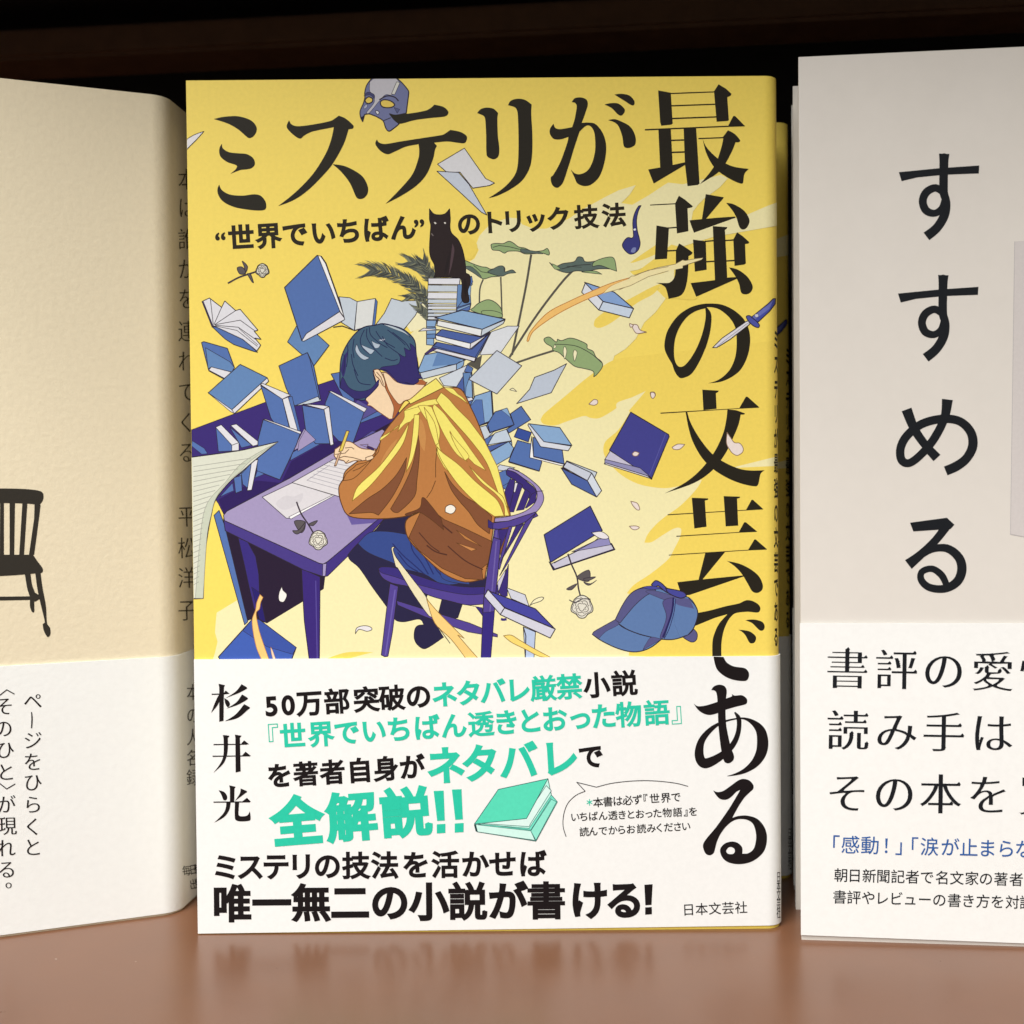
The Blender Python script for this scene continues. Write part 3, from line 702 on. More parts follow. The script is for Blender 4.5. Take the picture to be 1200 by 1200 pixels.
# cuff, hand, pencil
A.t(340, 480, 180)
A.s(BR, "415,555! 440,500 500,450 520,430 640,390 700,260 690,330! 560,480 490,540", .8); A.l("490,480 540,460 600,420", .8)
SK = (250, 220, 182)
A.s(SK, "350,310! 380,290 430,250 480,255 550,300 620,310 665,305! 660,340 610,390! 560,400 500,400 440,420 420,400 370,385 345,360", 1.0, (110, 66, 40))
A.l("430,300 480,295 500,310", .8); A.l("350,350 430,340 460,310", .8); A.l("370,385 420,365 490,375 560,395", .9); A.l("430,420 460,395", .8)
A.s(SK, "590,375! 640,360 650,380 600,400", .8)
A.s((60, 44, 100), "600,280! 650,300 655,320 600,300", .5); A.p((150, 140, 190), "545,275 610,270 600,295", .5)
A.p((232, 206, 96), "440,165 462,168 410,320 380,330", .8); A.p((222, 184, 150), "375,350 400,330 360,440 345,440", .7); A.l("352,430 350,445", 1.2)
# head
A.t(370, 370, 180)
A.s(SK, "440,420! 500,440 560,450 640,520 760,535 870,520! 830,570 740,650 690,670 610,790 600,805 575,808! 520,770 490,750 470,735 430,705 405,700 410,680 385,650 400,630! 470,540", 1.0, (120, 70, 46))
A.s((178, 104, 62), "525,445! 555,540 580,600 650,690 690,665! 620,790 600,800 610,720 580,640 550,580 530,520", .6)
A.s((178, 104, 62), "770,535! 820,500 860,520 850,540", .4)
HR = (70, 98, 122); HD = (56, 48, 110); A.s(HD, "470,400! 520,428 560,446 640,518 700,538 770,542! 815,480! 640,400!", 0)
A.line = (34, 32, 66)
A.s(HR, "190,560! 190,420 205,310 260,200 330,120 390,85 460,75 520,62 590,75 690,110 770,190 785,300 800,400 805,450 832,488! 800,490! 800,515 760,535 700,520 640,480 560,430 500,420! 450,430 470,520 490,540 440,600 395,640! 380,660 310,650 240,600", 1.3)
A.s(HD, "640,520! 560,430 500,420! 520,400 640,380 660,330 640,290! 700,320 690,250! 740,270 735,215! 775,250 790,330 800,430 832,488! 800,490! 800,515 760,535 700,520", .5)
A.s(HD, "190,560! 210,480 260,560 340,590 430,570 490,500 490,540! 440,600 395,640! 310,650 240,600", .5)
A.s(HD, "195,420! 220,320 260,260! 240,340 235,420 215,480", 0)
A.s((184, 198, 214), "320,220! 310,270 340,320 380,345 420,330! 380,310 345,280", .5); A.s((184, 198, 214), "350,225! 380,270 430,300 460,270! 410,250", .4); A.s((184, 198, 214), "435,195! 460,250 490,250 505,225! 470,215", .4); A.s((196, 206, 222), "485,190! 540,180 530,200", .3)
A.s((190, 204, 214), "520,66! 600,82 690,120 740,170! 690,135 600,100", .4)
for d in ("420,90 430,150 500,215 560,250", "400,100 400,170 450,250 520,320", "380,110 350,180 360,240 420,300", "520,160 560,230 640,290", "560,110 650,180 700,230", "250,230 250,330 240,400", "300,180 290,260 300,330", "600,130 700,210 740,270", "470,120 520,190 620,250", "280,300 290,380 330,470", "540,330 600,350 640,340", "220,300 225,380 215,450", "300,420 340,520 430,540"): A.l(d, 1.0, (38, 44, 84), True)
A.line = (110, 66, 40)
A.s(SK, "452,425! 490,420 520,460 540,510 545,560! 520,540 500,500 470,470", .9); A.l("475,440 510,480 530,540", .9); A.l("470,470 495,490", .8)
A.line = (50, 42, 52)
# chair back over the shirt, legs, bottom book
A.t(500, 480, 180)
A.p(CH, "480,860 515,885 640,870 850,800 870,830 700,910 560,935 500,930", .9); A.p(CHD, "480,860 520,885 515,935 480,920", .6)
A.p(BK, "560,935 650,915 640,1010 580,1180", .4)
A.p(CH, "530,935 590,935 560,1200 540,1310 480,1300 500,1130", .9); A.p(CH, "640,915 670,910 570,1250 555,1230", .7); A.p(CHD, "560,940 575,1090 640,930", .5); A.p(CHD, "700,905 760,890 600,1150 575,1200", .8); A.p(CH, "770,880 850,810 640,1190 570,1300", .9)
A.l("545,945 520,1290", 1.2, (112, 98, 170))
A.t(500, 610, 180)
A.p(CH, "520,130 580,150 560,380 540,560 530,700 500,1080 425,1080 440,700 450,560 480,350", 1.0); A.l("545,160 510,560 485,800", 1.6, (112, 98, 170)); A.p((58, 46, 130), "440,720 530,710 500,1080 425,1080", .5)
A.p((210, 206, 226), "620,380 600,460 560,560 555,480", .6); A.p(CHD, "560,560 640,340 630,590 600,600", .7)
A.p(CHD, "280,655 380,670 440,750 435,680", .5); A.l("580,770 600,775 625,770", 3, CHD)
A.p((214, 216, 228), "625,525 770,580 800,670 660,610", .9)
A.p((74, 74, 164), "470,545 500,555 850,690 1000,845 610,680", 1.2); A.p((216, 216, 230), "450,590 480,540 608,682 575,735", 1.1); A.p((216, 216, 230), "608,682 1005,848 965,918 575,735", 1.2)
A.p((190, 206, 234), "755,830 850,870 838,1080 770,1080", .9); A.l("755,830 775,900 770,1080", 1.2)
A.s((250, 222, 120), "600,900! 660,895 720,930 820,990 970,1070! 880,1060 760,1000 660,950", .8, (150, 110, 50))
A.s(CREAM, "805,665! 840,620 890,598 915,605 890,630 830,650", .8)
# ribbon across the chair
A.t(370, 610, 180)
A.s((240, 230, 190), "590,220! 600,205 620,208! 605,225 630,290 760,460 870,610 920,760! 880,740 760,570 640,370 625,360", .8)
A.s((250, 212, 132), "865,610! 960,720 1160,920! 1110,895! 1200,1000! 1290,1100! 1190,1100! 1060,930 930,800", .8, (150, 110, 50))
A.l("960,835 1050,960", .9)
A.s((238, 234, 236), "310,885! 320,840 370,822 420,828 440,850 400,865 340,850", .8)
# cat
A.t(480, 230, 180)
CT = (46, 36, 37); A.line = (30, 24, 26)
A.s(CT, "155,98! 195,140 270,140 312,98! 318,180 315,240 330,290 380,340 415,420 435,520 440,600! 470,620 475,680 455,740 465,820 425,832 405,790 410,700 400,640! 300,632 190,632! 200,600 195,540 165,480 155,420 160,300 165,230 155,180", .8)
A.s((84, 66, 72), "335,370! 350,420 330,540 305,620! 315,540 325,450", 0); A.s((40, 32, 34), "270,620 285,520 320,420! 300,560", 0); A.s((36, 28, 30), "430,640 450,700 440,790! 420,720", 0)
A.s((40, 32, 34), "165,130 190,150 170,170", 0); A.s((40, 32, 34), "300,130 310,160 290,150", 0)
A.s((220, 214, 206), "190,205 200,202 210,212 200,218", 0); A.s((220, 214, 206), "268,205 278,202 285,210 276,216", 0); A.l("170,290 185,310", 1.2, (120, 110, 110))
A.line = (50, 42, 52)
# hat
A.t(630, 570, 200)
HB = (98, 128, 178); HDK = (92, 92, 140)
A.s(HDK, "1010,1050! 1080,1000 1120,1030 1118,1075 1090,1095 1050,1080", .9)
A.s(HB, "545,940! 600,830 660,750 740,710 820,700! 960,760 1060,780 1110,840 1125,900 1100,990 1060,1040 960,1075 870,1075! 700,1040 590,980", 1.2)
A.s(HDK, "545,940! 600,830 660,750 740,715 830,730 760,770 680,840 580,960!", .7); A.s(HDK, "760,740 830,735 960,770 1080,810 1100,860! 980,830 870,790", .4); A.s((88, 84, 138), "880,810 960,790 940,900 890,1060 860,1060 905,920", .5)
A.s(HB, "385,1040! 400,1020 545,938! 600,990 720,1040 870,1075! 800,1130 720,1160 640,1160 540,1130 440,1080", 1.2); A.s(HDK, "385,1040! 400,1020 545,938! 570,970 480,1020 430,1070!", .4); A.s(HDK, "740,1150! 870,1075! 800,1060 760,1110", .4)
A.l("955,780 945,880 910,990 880,1060", 2.2, (46, 42, 96), True); A.l("970,790 960,880 925,1000 890,1070", .9, (46, 42, 96), True)
A.s((74, 76, 158), "800,690! 830,662 870,680 920,720 1020,740 1045,770 1000,785 900,740 850,700 820,710", 1.2); A.s((74, 76, 158), "740,710 800,700 870,715 800,725", .6)

# ------------------------------------------------------------------ title
A.part = 'title_lettering'
A.t(240, 100, 160)
A.s(TITLE, "80,296! 170,277 290,272 400,305 452,360 452,410 425,450 390,464 360,445 290,385 200,335")
A.s(TITLE, "150,514! 160,555 215,588 300,598 370,605 425,640 440,690 415,725 370,738 310,745 225,778! 270,740 285,712! 270,698 200,675 145,635 127,590 132,545")
A.s(TITLE, "127,872! 150,920 220,960 330,970 430,958 490,970 530,1015 540,1060 530,1090 490,1100 400,1095 260,1070 160,1020 118,960 112,910")
A.t()
A.s(TITLE, "338.7,141! 342,146 349.3,148 366.7,146 386.7,142 392,139.3 397,135.6! 405,139 414,147 413.5,150.5 408.5,151.5! 402.5,169.5 390.5,191 380,204 362,222 345,234 326,241.6! 346.7,225 366.7,204 381.3,181 388,164 391.3,149! 366.7,154 357,158.5 351.3,162.4 342.7,157 336,149")
A.t(380, 90, 180)
A.s(TITLE, "65,683! 150,695 230,730 300,780 338,850 340,905 315,943 280,955 250,940 200,830 130,740")
A.s(TITLE, "510,290! 560,297 680,285 790,265 830,245 860,218! 930,235 968,270 960,300 930,312 800,325 700,340 620,362 585,365 545,335")
A.s(TITLE, "412,490! 430,515 480,525 600,505 760,480 920,455 950,440 985,415! 1060,430 1110,460 1113,490 1095,518 1040,515 960,505 850,515! 745,525! 640,545 560,580 495,605 440,580 403,535 400,512")
A.s(TITLE, "735,515! 850,505! 880,540! 865,570 850,640 800,760 720,850 600,930 480,992! 600,870 690,760 735,640 742,580")
A.t(540, 100, 200)
A.s(TITLE, "115,195! 140,168 180,157 230,165 262,195! 257,230 260,350 270,440 265,495 240,518 210,515 182,490 178,350 172,240 160,215 135,203")
A.s(TITLE, "332,140! 350,110 395,95 450,102 498,135! 495,200 503,350 500,500 480,590 430,670 350,730 260,775 195,793! 290,730 360,660 395,590 405,480 405,320 400,200 390,165 370,150")
A.s(TITLE, "780,118! 800,92 840,85 880,98 893,130 880,180 850,265! 900,262 950,275 1000,340 1022,430 1010,540 975,640 920,695 870,708 820,690 800,650 772,590! 800,618 840,625 890,600 925,540 945,450 940,340 915,290 880,285 835,325! 800,430 760,560 720,680 690,715 665,718 640,695 632,650 650,630 700,540 750,400 757,362! 700,380 650,375 625,335 630,300 652,270! 665,300 700,308 782,295! 800,240 815,150 805,125")
A.s(TITLE, "1080,65! 1130,60 1185,72 1220,110 1215,140 1190,135 1160,115"); A.s(TITLE, "1010,135! 1060,125 1110,130 1150,165 1150,190 1130,212 1105,205 1060,160"); A.s(TITLE, "1035,245! 1080,238 1130,255 1190,290 1225,350 1228,410 1200,435 1165,440 1145,425 1135,360 1110,290 1080,260")
A.lw = 0
A.t(740, 90, 160)
for d in ("234,120 345,140 350,215 362,410 350,420 262,430 252,400", "345,142 735,128 735,137 345,152", "350,250 745,236 745,246 350,261", "355,361 750,347 750,358 355,373",
          "725,128 765,66 830,105 878,150 872,165 842,180 855,380 845,388 748,395 735,240", "118,460 850,430 995,428 995,436 850,440 118,472", "848,434 895,345 910,345 998,434",
          "236,460 345,456 362,775 478,750 478,770 195,938 147,815 252,797", "345,553 470,549 470,561 345,565", "350,658 475,654 475,667 350,671", "458,452 568,448 598,940 582,952 492,962 470,770", "588,538 810,530 810,540 588,548"): A.p(TITLE, d)
A.s(TITLE, "800,534! 848,470! 910,505 955,560 940,575 915,575! 880,660 820,770 750,850 600,945! 690,840 750,740 790,620 806,545"); A.s(TITLE, "625,545! 660,620 750,712 840,768 920,795 1030,810! 1000,840 988,870 980,930 960,938 900,915 820,870 740,810 690,740 650,650")
A.t(740, 220, 180)
for d in ("145,132 345,121 345,130 145,140", "340,125 370,62 420,95 480,145 470,155 438,162 445,340 355,358", "195,295 293,312 288,390 278,555 182,562", "285,310 355,305 355,316 285,321", "280,488 352,485 352,496 280,500", "580,50 720,75 715,85 580,245 550,247",
          "480,405 580,418 587,640 495,655", "575,414 645,408 645,418 575,424", "583,573 650,569 650,579 583,583", "635,300 748,308 745,320 730,330 748,712 652,724", "732,408 805,403 805,413 732,417", "740,567 805,563 805,573 740,577", "795,405 825,348 870,380 920,425 915,435 887,440 893,590 880,600 805,610"): A.p(TITLE, d)
A.s(TITLE, "347,490! 372,435! 420,465 475,505 468,520 445,535! 440,680 420,790 380,845 290,868! 270,790 240,760 190,743! 250,745 300,740 335,700 345,620")
A.s(TITLE, "452,255! 640,237 810,225! 812,235! 488,352!"); A.s(TITLE, "740,118! 800,130 880,180 920,245 915,290 890,322 860,325 840,300 820,235 790,180"); A.s(TITLE, "462,745! 650,722 745,703 830,698! 820,712! 505,852!"); A.s(TITLE, "762,622! 830,640 900,690 940,750 945,790 920,825 880,832 855,815 840,750 810,690")
A.t(750, 350, 180)
A.s(TITLE, "325,622 290,600 265,555 250,510 215,450 192,390 195,320 220,240 290,140 380,75 470,45 560,38 650,50 740,95 810,160 850,240 860,340 840,450 790,550 720,610 630,650 530,662! 600,640 660,600 710,540 745,450 755,340 745,230 700,150 630,90 570,68 520,66! 550,105 558,160 545,270 510,390 460,500 400,590", 0, None, ["510,75! 512,150 490,260 450,370 400,460 355,515 325,532 295,525 272,480 265,400 275,310 310,220 370,140 440,95"])
A.t(760, 450, 160)
for d in ("472,50 618,58 612,70 592,82 598,218 482,230", "105,252 800,212 970,202 970,209 800,218 105,262", "795,216 855,112 870,112 975,206"): A.p(TITLE, d)
A.s(TITLE, "693,224! 770,230! 845,258 840,268 810,270! 790,360 740,480 670,620 560,760 400,870 140,962! 300,880 420,790 520,680 600,560 660,420 685,300"); A.s(TITLE, "325,244! 340,244! 370,340 450,480 560,615 680,695 800,745 900,760 1020,758! 985,790 965,880 940,900 830,880 700,830 570,750 470,650 390,510 350,380")
A.t(760, 570, 160)
for d in ("380,100 525,105 522,118 495,125 510,355 402,370", "660,85 805,90 800,102 778,108 788,345 678,352", "168,245 860,205 1005,196 1005,203 860,212 168,254", "855,209 905,118 918,118 1010,201", "245,434 800,400 950,392 950,400 800,407 245,443", "792,404 840,315 855,315 955,397", "178,600 880,556 1038,548 1038,556 880,563 178,608", "873,561 930,466 942,466 1042,553", "498,586 675,574 475,818 438,824"): A.p(TITLE, d)
A.s(TITLE, "690,655! 800,680 900,730 970,790 1003,860 1000,905 970,932 935,935 905,915 880,870 820,770 760,705")
A.p(TITLE, "252,842 440,820 830,782 835,792 360,955 290,960")
A.t(780, 700, 140)
DE1 = "325,155! 450,130 600,90 740,60 780,40 815,27! 870,35 930,70 952,110 940,145 910,153 830,145 750,150! 690,165 640,215 600,290 575,370 560,480 562,640! 470,640! 470,450 495,350 540,260 620,170! 500,205 400,245 290,290! 240,220!"
A.s(TITLE, DE1); A.s(TITLE, "800,230! 860,222 920,228 975,250 995,290 985,325 955,335 920,310 870,260"); A.s(TITLE, "730,325! 790,330 850,345 900,385 908,420 890,455 855,462 835,445 800,380 765,345")
A.lw = 1.0
# prints that lie over the title
A.part = 'cover_artwork'
A.t(630, 570, 200)
A.s(HB, "960,790! 1060,780 1110,840 1125,900 1100,990 1060,1040! 1000,1060! 960,960!", .1); A.l("1060,782 1110,840 1126,900 1100,990 1060,1042", 1.2, None, True); A.s(HDK, "965,790! 1060,790 1100,860! 980,830", 0); A.s((74, 76, 158), "900,715! 1020,740 1045,770 1000,785 920,750", 1.2)
A.l("970,790 960,880 925,1000 890,1070", .9, (46, 42, 96), True)
A.t(380, 90, 180)
MS = (118, 124, 166); ML = (200, 198, 206)
A.s(MS, "315,130! 330,70 370,15 400,8 550,8 600,40 655,105 660,130! 640,285! 560,300 510,290! 545,335 585,368! 540,405 505,425 480,400 460,345 415,315 380,300 350,290 315,295! 300,350! 285,320 280,270 305,210 318,160", 1.2)
A.s(ML, "355,40! 400,10 550,10 590,45! 530,140 480,140 430,190 350,285 330,280 390,200 380,140 355,110", .5); A.p((220, 220, 214), "565,40 592,45 550,140 525,135", .6)
A.s((236, 206, 100), "320,180 345,158 375,170 375,195 345,210 325,200", 1.4); A.s((236, 206, 100), "440,195 470,180 520,190 550,220 520,240 470,240 445,225", 1.4)
A.s((70, 72, 116), "310,150! 340,120 390,140 392,175! 360,145", .5); A.l("430,180 490,150 550,160 580,190", 1.4, None, True); A.l("460,345 520,320", 1); A.s((220, 222, 230), "400,270 415,265 430,280 415,295", .8); A.p((90, 96, 140), "545,240 590,255 570,285", .5); A.s((180, 184, 206), "310,235 330,215 335,235 315,250", .4)
A.s((40, 36, 56), "285,320 300,350! 315,295! 300,310", 0)
A.part = 'title_lettering'; A.s(TITLE, "510,290! 560,297 680,285 790,265 830,245 860,218! 930,235 968,270 960,300 930,312 800,325 700,340 620,362 585,365 545,335"); A.part = 'cover_artwork'
A.p((226, 226, 230), "885,683 1095,558 1260,795 1330,830 1290,850 1160,870 1060,745 960,748", .9); A.p((206, 214, 228), "880,738 1050,748 1130,840 1270,1080 1230,1060 1080,920", .9)
A.t()
A.s((240, 238, 240), "216,165! 228,158 239,154! 230,164 220,174 216,180!", .8)
A.t(740, 220, 180)
A.s((62, 64, 132), "75,140! 55,145 25,200 10,270 15,380 0,395! -30,390 -60,420 -70,460 -30,510 10,518 50,490 68,440 60,390 45,330 40,250 55,180", 1.0); A.s((130, 140, 190), "-5,500 10,470 35,470 25,505", 0); A.s((236, 236, 240), "15,325 30,318 35,330 20,335", 0)
A.t(600, 280, 200)
A.s((250, 200, 118), "112,722! 105,715 130,650 250,520 400,440 520,385 700,310 870,262! 700,330 640,380 560,410 400,485 270,560 150,650 118,715", .9, (196, 130, 60))
A.t(740, 220, 180)
A.s((250, 236, 180), "-60,745! 0,690! 25,690! 80,665 200,625 340,595 400,565! 420,570! 500,553 560,548! 540,565 420,605 340,630 200,655 80,700 0,755 -60,790!", 0)
A.l("-60,745 0,690 25,690 80,665 200,625 340,598 400,565 420,570 500,555 560,548", .7, (150, 130, 90)); A.l("-100,800 0,755 80,700 200,655 340,628 420,605 540,565", .7, (150, 130, 90))
A.t(600, 280, 200)
A.s((250, 236, 180), "870,262! 960,225 1100,200 1200,160! 1200,205! 1100,225 960,265 830,330 700,365! 640,385! 700,330", 0); A.l("860,255 960,220 1100,195", .7, (150, 130, 90)); A.l("650,382 760,350 830,330 960,265 1100,225", .7, (150, 130, 90))
# knife
A.t(750, 350, 180)
A.p((230, 228, 236), "567,383 640,310 830,178 880,165 850,205 700,320 600,382", 1.0); A.l("600,375 830,200 865,180", .7, (150, 146, 170))
A.s((84, 90, 170), "830,140 860,135 930,200 925,225 890,215 850,180", 1.0); A.p((74, 82, 166), "870,145 1000,40 1040,0 1058,0 1055,40 1010,100 920,185", 1.0); A.p((110, 118, 190), "880,140 1000,50 1040,10 1010,80 900,160", 0); A.s((210, 210, 226), "895,125 920,120 925,140 905,145", .4)
# petals
for d in ((630, 430, 200, "360,262! 395,230 420,235 420,258 395,270"), (630, 430, 200, "793,180 820,178 828,200 812,222 798,210"), (630, 430, 200, "945,565! 985,543 1035,545! 1000,578 960,580"), (630, 430, 200, "665,610! 685,595 715,605! 700,625 675,625"),
          (630, 430, 200, "655,945! 700,958 718,1000 700,1005 670,975"), (630, 430, 200, "645,1120! 690,1118 715,1130 690,1145 665,1140"), (600, 280, 200, "838,602! 880,605 900,640 945,655! 880,665 855,640"), (750, 350, 180, "85,735 110,735 118,760 100,780 85,765"),
          (760, 450, 160, "690,425! 720,470 755,515 800,520 830,560 825,600 780,628 740,610 715,580 685,520"), (480, 220, 260, "1190,735 1210,745 1195,755")):
    A.t(*d[:3]); A.s((242, 228, 222), d[3], .9, (140, 110, 90))
# subtitle
A.part = 'subtitle_lettering'; A.t()
SB = (44, 38, 28)
A.w("世界でいちばん", [282.5, 314.5, 345.5, 378.5, 408.5, 440.2, 472], 278, 266.5, 31, SB, .034)
A.g('“', 258.5, 283, 31, SB, .022, (1, -.06), centre=True); A.g('”', 491.5, 267.5, 31, SB, .022, (1, -.06), centre=True)
A.w("のトリック技法", [549.5, 577.5, 601.5, 627.5, 654.5, 687, 719.5], 262, 252, 29, SB, .034)
A.part = 'spine_lettering'
for i, ch in enumerate("ミステリが最強の文芸である"): A.g(ch, 909.2, 398+i*29, 25, SB, .03, (1, 0), sx=.2, raw=True)
A.build(PL_Y, jacket, 0.00005, [895+1.0*i for i in range(22)])

# band of the yellow book
A = Art(); A.lw = 0; BK_ = (30, 25, 26); TE = (48, 205, 172)
PL_B = placer(PROF_Y, ORG_Y, 0.0, off=0.0004)
A.part = 'title_lettering'
A.t(780, 700, 140); A.s(BK_, "478,592! 578,596! 610,650 680,690 790,708 830,750 830,800 800,835 700,830 600,795 520,730 490,660")
A.t(780, 800, 140)
A.s(BK_, "278,205! 320,232 400,225 520,188 605,155 662,133 662,110! 690,126 760,122 805,150 815,185 800,212 700,238 600,268 500,308 430,320 370,302 320,265")
A.s(BK_, "455,70! 480,35 530,17 585,30 610,75 602,170 598,300 605,420 625,530 650,640 680,720 680,765 650,797 615,805 585,785 560,700 540,560 525,400 522,280 515,150 505,95 485,75")
A.b(BK_, "690,293,14 728,350,44 734,430,46 715,530,50 670,620,56 600,695,64 500,765,84 400,805,100 350,775,95 333,690,88 360,575,66 440,475,50 540,405,28 660,366,16 780,355,20 880,400,56 950,480,95 970,590,112 955,700,108 895,800,84 800,875,50 700,915,22 615,933,3", 6)
A.t(790, 890, 140)
A.s(BK_, "388,305! 430,322 490,310 570,255 640,205 690,190 750,205 790,250 790,290 760,320 700,380 640,470 580,580! 640,562 730,558 830,590 900,670 928,770 910,890 850,970 760,1025 650,1045 550,1030 490,990 460,930 465,880 510,835 580,818 640,835 680,880 680,940! 740,935 795,890 818,800 815,720 790,645 740,605 670,592 600,605 530,655 470,730 430,810 410,880 395,930 360,955 320,945 295,905 287,850 320,790 420,670 540,500 620,370 660,300! 620,320 570,370 520,398 460,392 420,355", 0, None, ["520,910 540,880 570,873 600,890 605,920 590,940 560,945 530,935"])
A.part = 'author_name'; A.t(240, 780, 200)
for d in ("100,125 145,135 138,150 135,385 105,392 105,150", "52,195 135,193 135,201 52,203", "130,201 150,172 178,195", "65,548 300,546 300,553 65,556", "255,550 280,522 315,550", "58,630 320,628 320,635 58,638", "262,632 290,602 328,632", "215,482 262,490 250,505 255,740 220,748 218,505", "175,838 220,848 212,862 210,955 180,955 180,862", "65,952 320,950 320,958 65,960", "262,954 300,925 328,954"): A.p(BK_, d)
for d in ("110,195! 108,240 90,280 48,330! 70,270 95,215", "140,225! 170,245 180,270 165,290 148,265", "262,128! 300,152 290,165 230,195 150,225! 220,180", "265,200! 305,225 295,240 230,275 155,300! 225,255", "280,268! 320,292 305,308 235,365 145,388! 220,340", "130,485! 175,490 165,505! 165,580 155,640 130,690 65,750! 115,680 135,620 135,510", "100,872! 140,885 160,915 155,940 135,940 120,905", "255,860! 300,880 285,895 215,948! 250,895", "155,955! 185,958! 175,1010 140,1060 70,1100! 130,1040 150,1000", "215,955! 245,955! 240,1040 255,1055 300,1050 320,1020! 325,1075 310,1088 240,1090 215,1070"): A.s(BK_, d)
A.part = 'slogan_lettering'; A.t()
A.w("50万部突破のネタバレ厳禁小説", [318.3, 338, 363, 395, 429.5, 459.5, 490.5, 521, 549.5, 577.5, 607, 636.4, 667, 699, 731.5], 826, 800, 31, [BK_]*7+[TE]*6+[BK_]*2, .033)
A.w("世界でいちばん透きとおった物語", [343.5, 376.5, 406.5, 438, 468, 500, 531.7, 563.5, 593.3, 621, 649.5, 679.5, 707, 736.5, 769.3], 861.5, 834.5, 31, TE, .031)
A.g('『', 321, 862.5, 32, TE, 0, (1, -.06)); A.g('』', 792, 833.3, 32, TE, 0, (1, -.06))
A.w("を著者自身が", [328, 358.8, 390, 421.7, 452.5, 483], 908, 898, 30, BK_, .034)
A.w("ネタバレ", [522.5, 563, 607.5, 655.5], 896, 887.5, 46, TE, .036); A.g('で', 692, 885.5, 30, BK_, .034, (1, -.05))
A.w("全解説", [348.5, 412, 475.8], 961, 951, 60, TE, .046); A.t(420, 780, 200)
for d in ("530,878 600,875 608,1085 555,1088", "552,1112 612,1108 612,1172 552,1176", "658,868 725,865 735,1077 682,1080", "678,1106 740,1102 740,1166 678,1170"): A.p(TE, d)
A.t()
A.w("ミステリの技法を活かせば", [265, 293.8, 323.8, 353.5, 384, 417.5, 451.3, 487.5, 522, 556.7, 589.3, 624], 1015, 1011, 33, BK_, .032)
A.w("唯一無二の小説が書ける", [272.5, 318.8, 365, 410.5, 457, 502.8, 548.3, 595, 640, 690, 731.7], 1057.5, 1053.5, 46, BK_, .038); A.p(BK_, '754.8,1036 764.5,1035.3 763.2,1059.5 756,1060'); A.p(BK_, '755.8,1062.5 763.6,1062 763.6,1070.5 755.8,1071')
A.part = 'publisher_name'; A.w("日本文芸社", [806.5, 868], 1065, 1062.5, 15.2, BK_, .004)
A.part = 'speech_bubble'; A.t(600, 780, 230)
A.l("330,1042 312,980 315,910 340,840 390,790 447,765", .9, (60, 56, 58), True); A.l("447,765 395,710 515,740", .9, (60, 56, 58)); A.l("515,740 600,718 700,705 800,700 900,704 1000,716 1075,735", .9, (60, 56, 58), True)
A.g('＊', 473, 832, 50, TE, .02)
A.w("本書は必ず『世界で", [525, 585, 645, 706, 765, 815, 870, 938, 1000], 832, 800, 64, BK_, .012)
A.w("いちばん透きとおった物語』を", [385, 437, 495, 555, 615, 672, 725, 780, 835, 887, 947, 1010, 1060, 1105], 922, 888, 60, BK_, .012)
A.w("読んでからお読みください", [440, 495, 555, 615, 668, 725, 790, 850, 900, 955, 1010, 1062], 1012, 978, 60, BK_, .012)
A.part = 'book_emblem'; A.t(); TL = (60, 110, 104); A.line = TL
A.p((196, 250, 236), "556,965 559,974 628,985 653,939 646,931 642,912 617,950", .8)
A.p((120, 232, 206), "560,965 620,970 646,931 653,939 628,985 622,975 575,969", .6)
A.p((214, 252, 242), "556.5,965.5 559,974 627,984 622,973", .7); A.p((150, 238, 216), "622,973 646,936 652,939 628,984", .6)
A.p((226, 252, 246), "560,964 620,968 622,964 646,926 640,920 616,956", .7); A.l("575,966 622,972 646,934", .6)
A.p((92, 224, 190), "556,965 584,924.5 642,912 617,958.5", .9); A.p((40, 70, 70), "555.5,966 558,966 560,974 557.5,973.5", 0)
A.line = (50, 42, 52)
A.part = 'spine_lettering'
for i, ch in enumerate("日本文芸社"): A.g(ch, 910.4, 1027+i*10.5, 14, BK_, 0, sx=.3, raw=True)
A.build(PL_B, band, 0.00005, [895+1.0*i for i in range(22)])

# second copy behind, in the shade
def copy_tree(o, parent=None):
    c = o.copy(); COL.objects.link(c); c.parent = parent
    for ch in list(o.children): copy_tree(ch, c)
    return c
back = copy_tree(yellow); back.location = (0.0106, 0.0325, 0.0); back['label'] = 'shaded yellow paperback behind the middle one, only a dark strip showing'

# ------------------------------------------------------------------ cream book on the left
ANG_L = math.radians(20.55); PROF_L = Profile(0.1215, 0.0052, 0.0190, 0.1894, math.radians(27))
DL = np.array([math.cos(ANG_L), math.sin(ANG_L)])
ORG_L = (-0.0104-DL[0]*0.1222, 0.0117-DL[1]*0.1222, 0.0)
cream = thing('paperback_book', 'cream textured book with a printed black chair, left of the yellow book', 'book', ORG_L, ANG_L)
page_block(cream, PROF_L)
jl = shell('dust_jacket', PROF_L, 0.0, PROF_L.total(), 0.0, 0.1894, 0.0, 0.0003, M_CREAM, cream)
PL_L = placer(PROF_L, ORG_L, ANG_L); PL_LB = placer(PROF_L, ORG_L, ANG_L, off=0.0004)
ztl = PL_L(150, 772, 0)[2]
bl = shell('paper_band', PROF_L, 0.0, PROF_L.total(), 0.0005, ztl, 0.0004, 0.0003, M_WOBI, cream)
A = Art(); A.lw = 0; CB = (58, 54, 48)
A.part = 'chair_print'; A.t(0, 550, 300)
A.s(CB, "-400,92! -100,90! 60,90 150,95 195,105 204,130 195,155 180,165 120,160 -100,156! -400,160!")
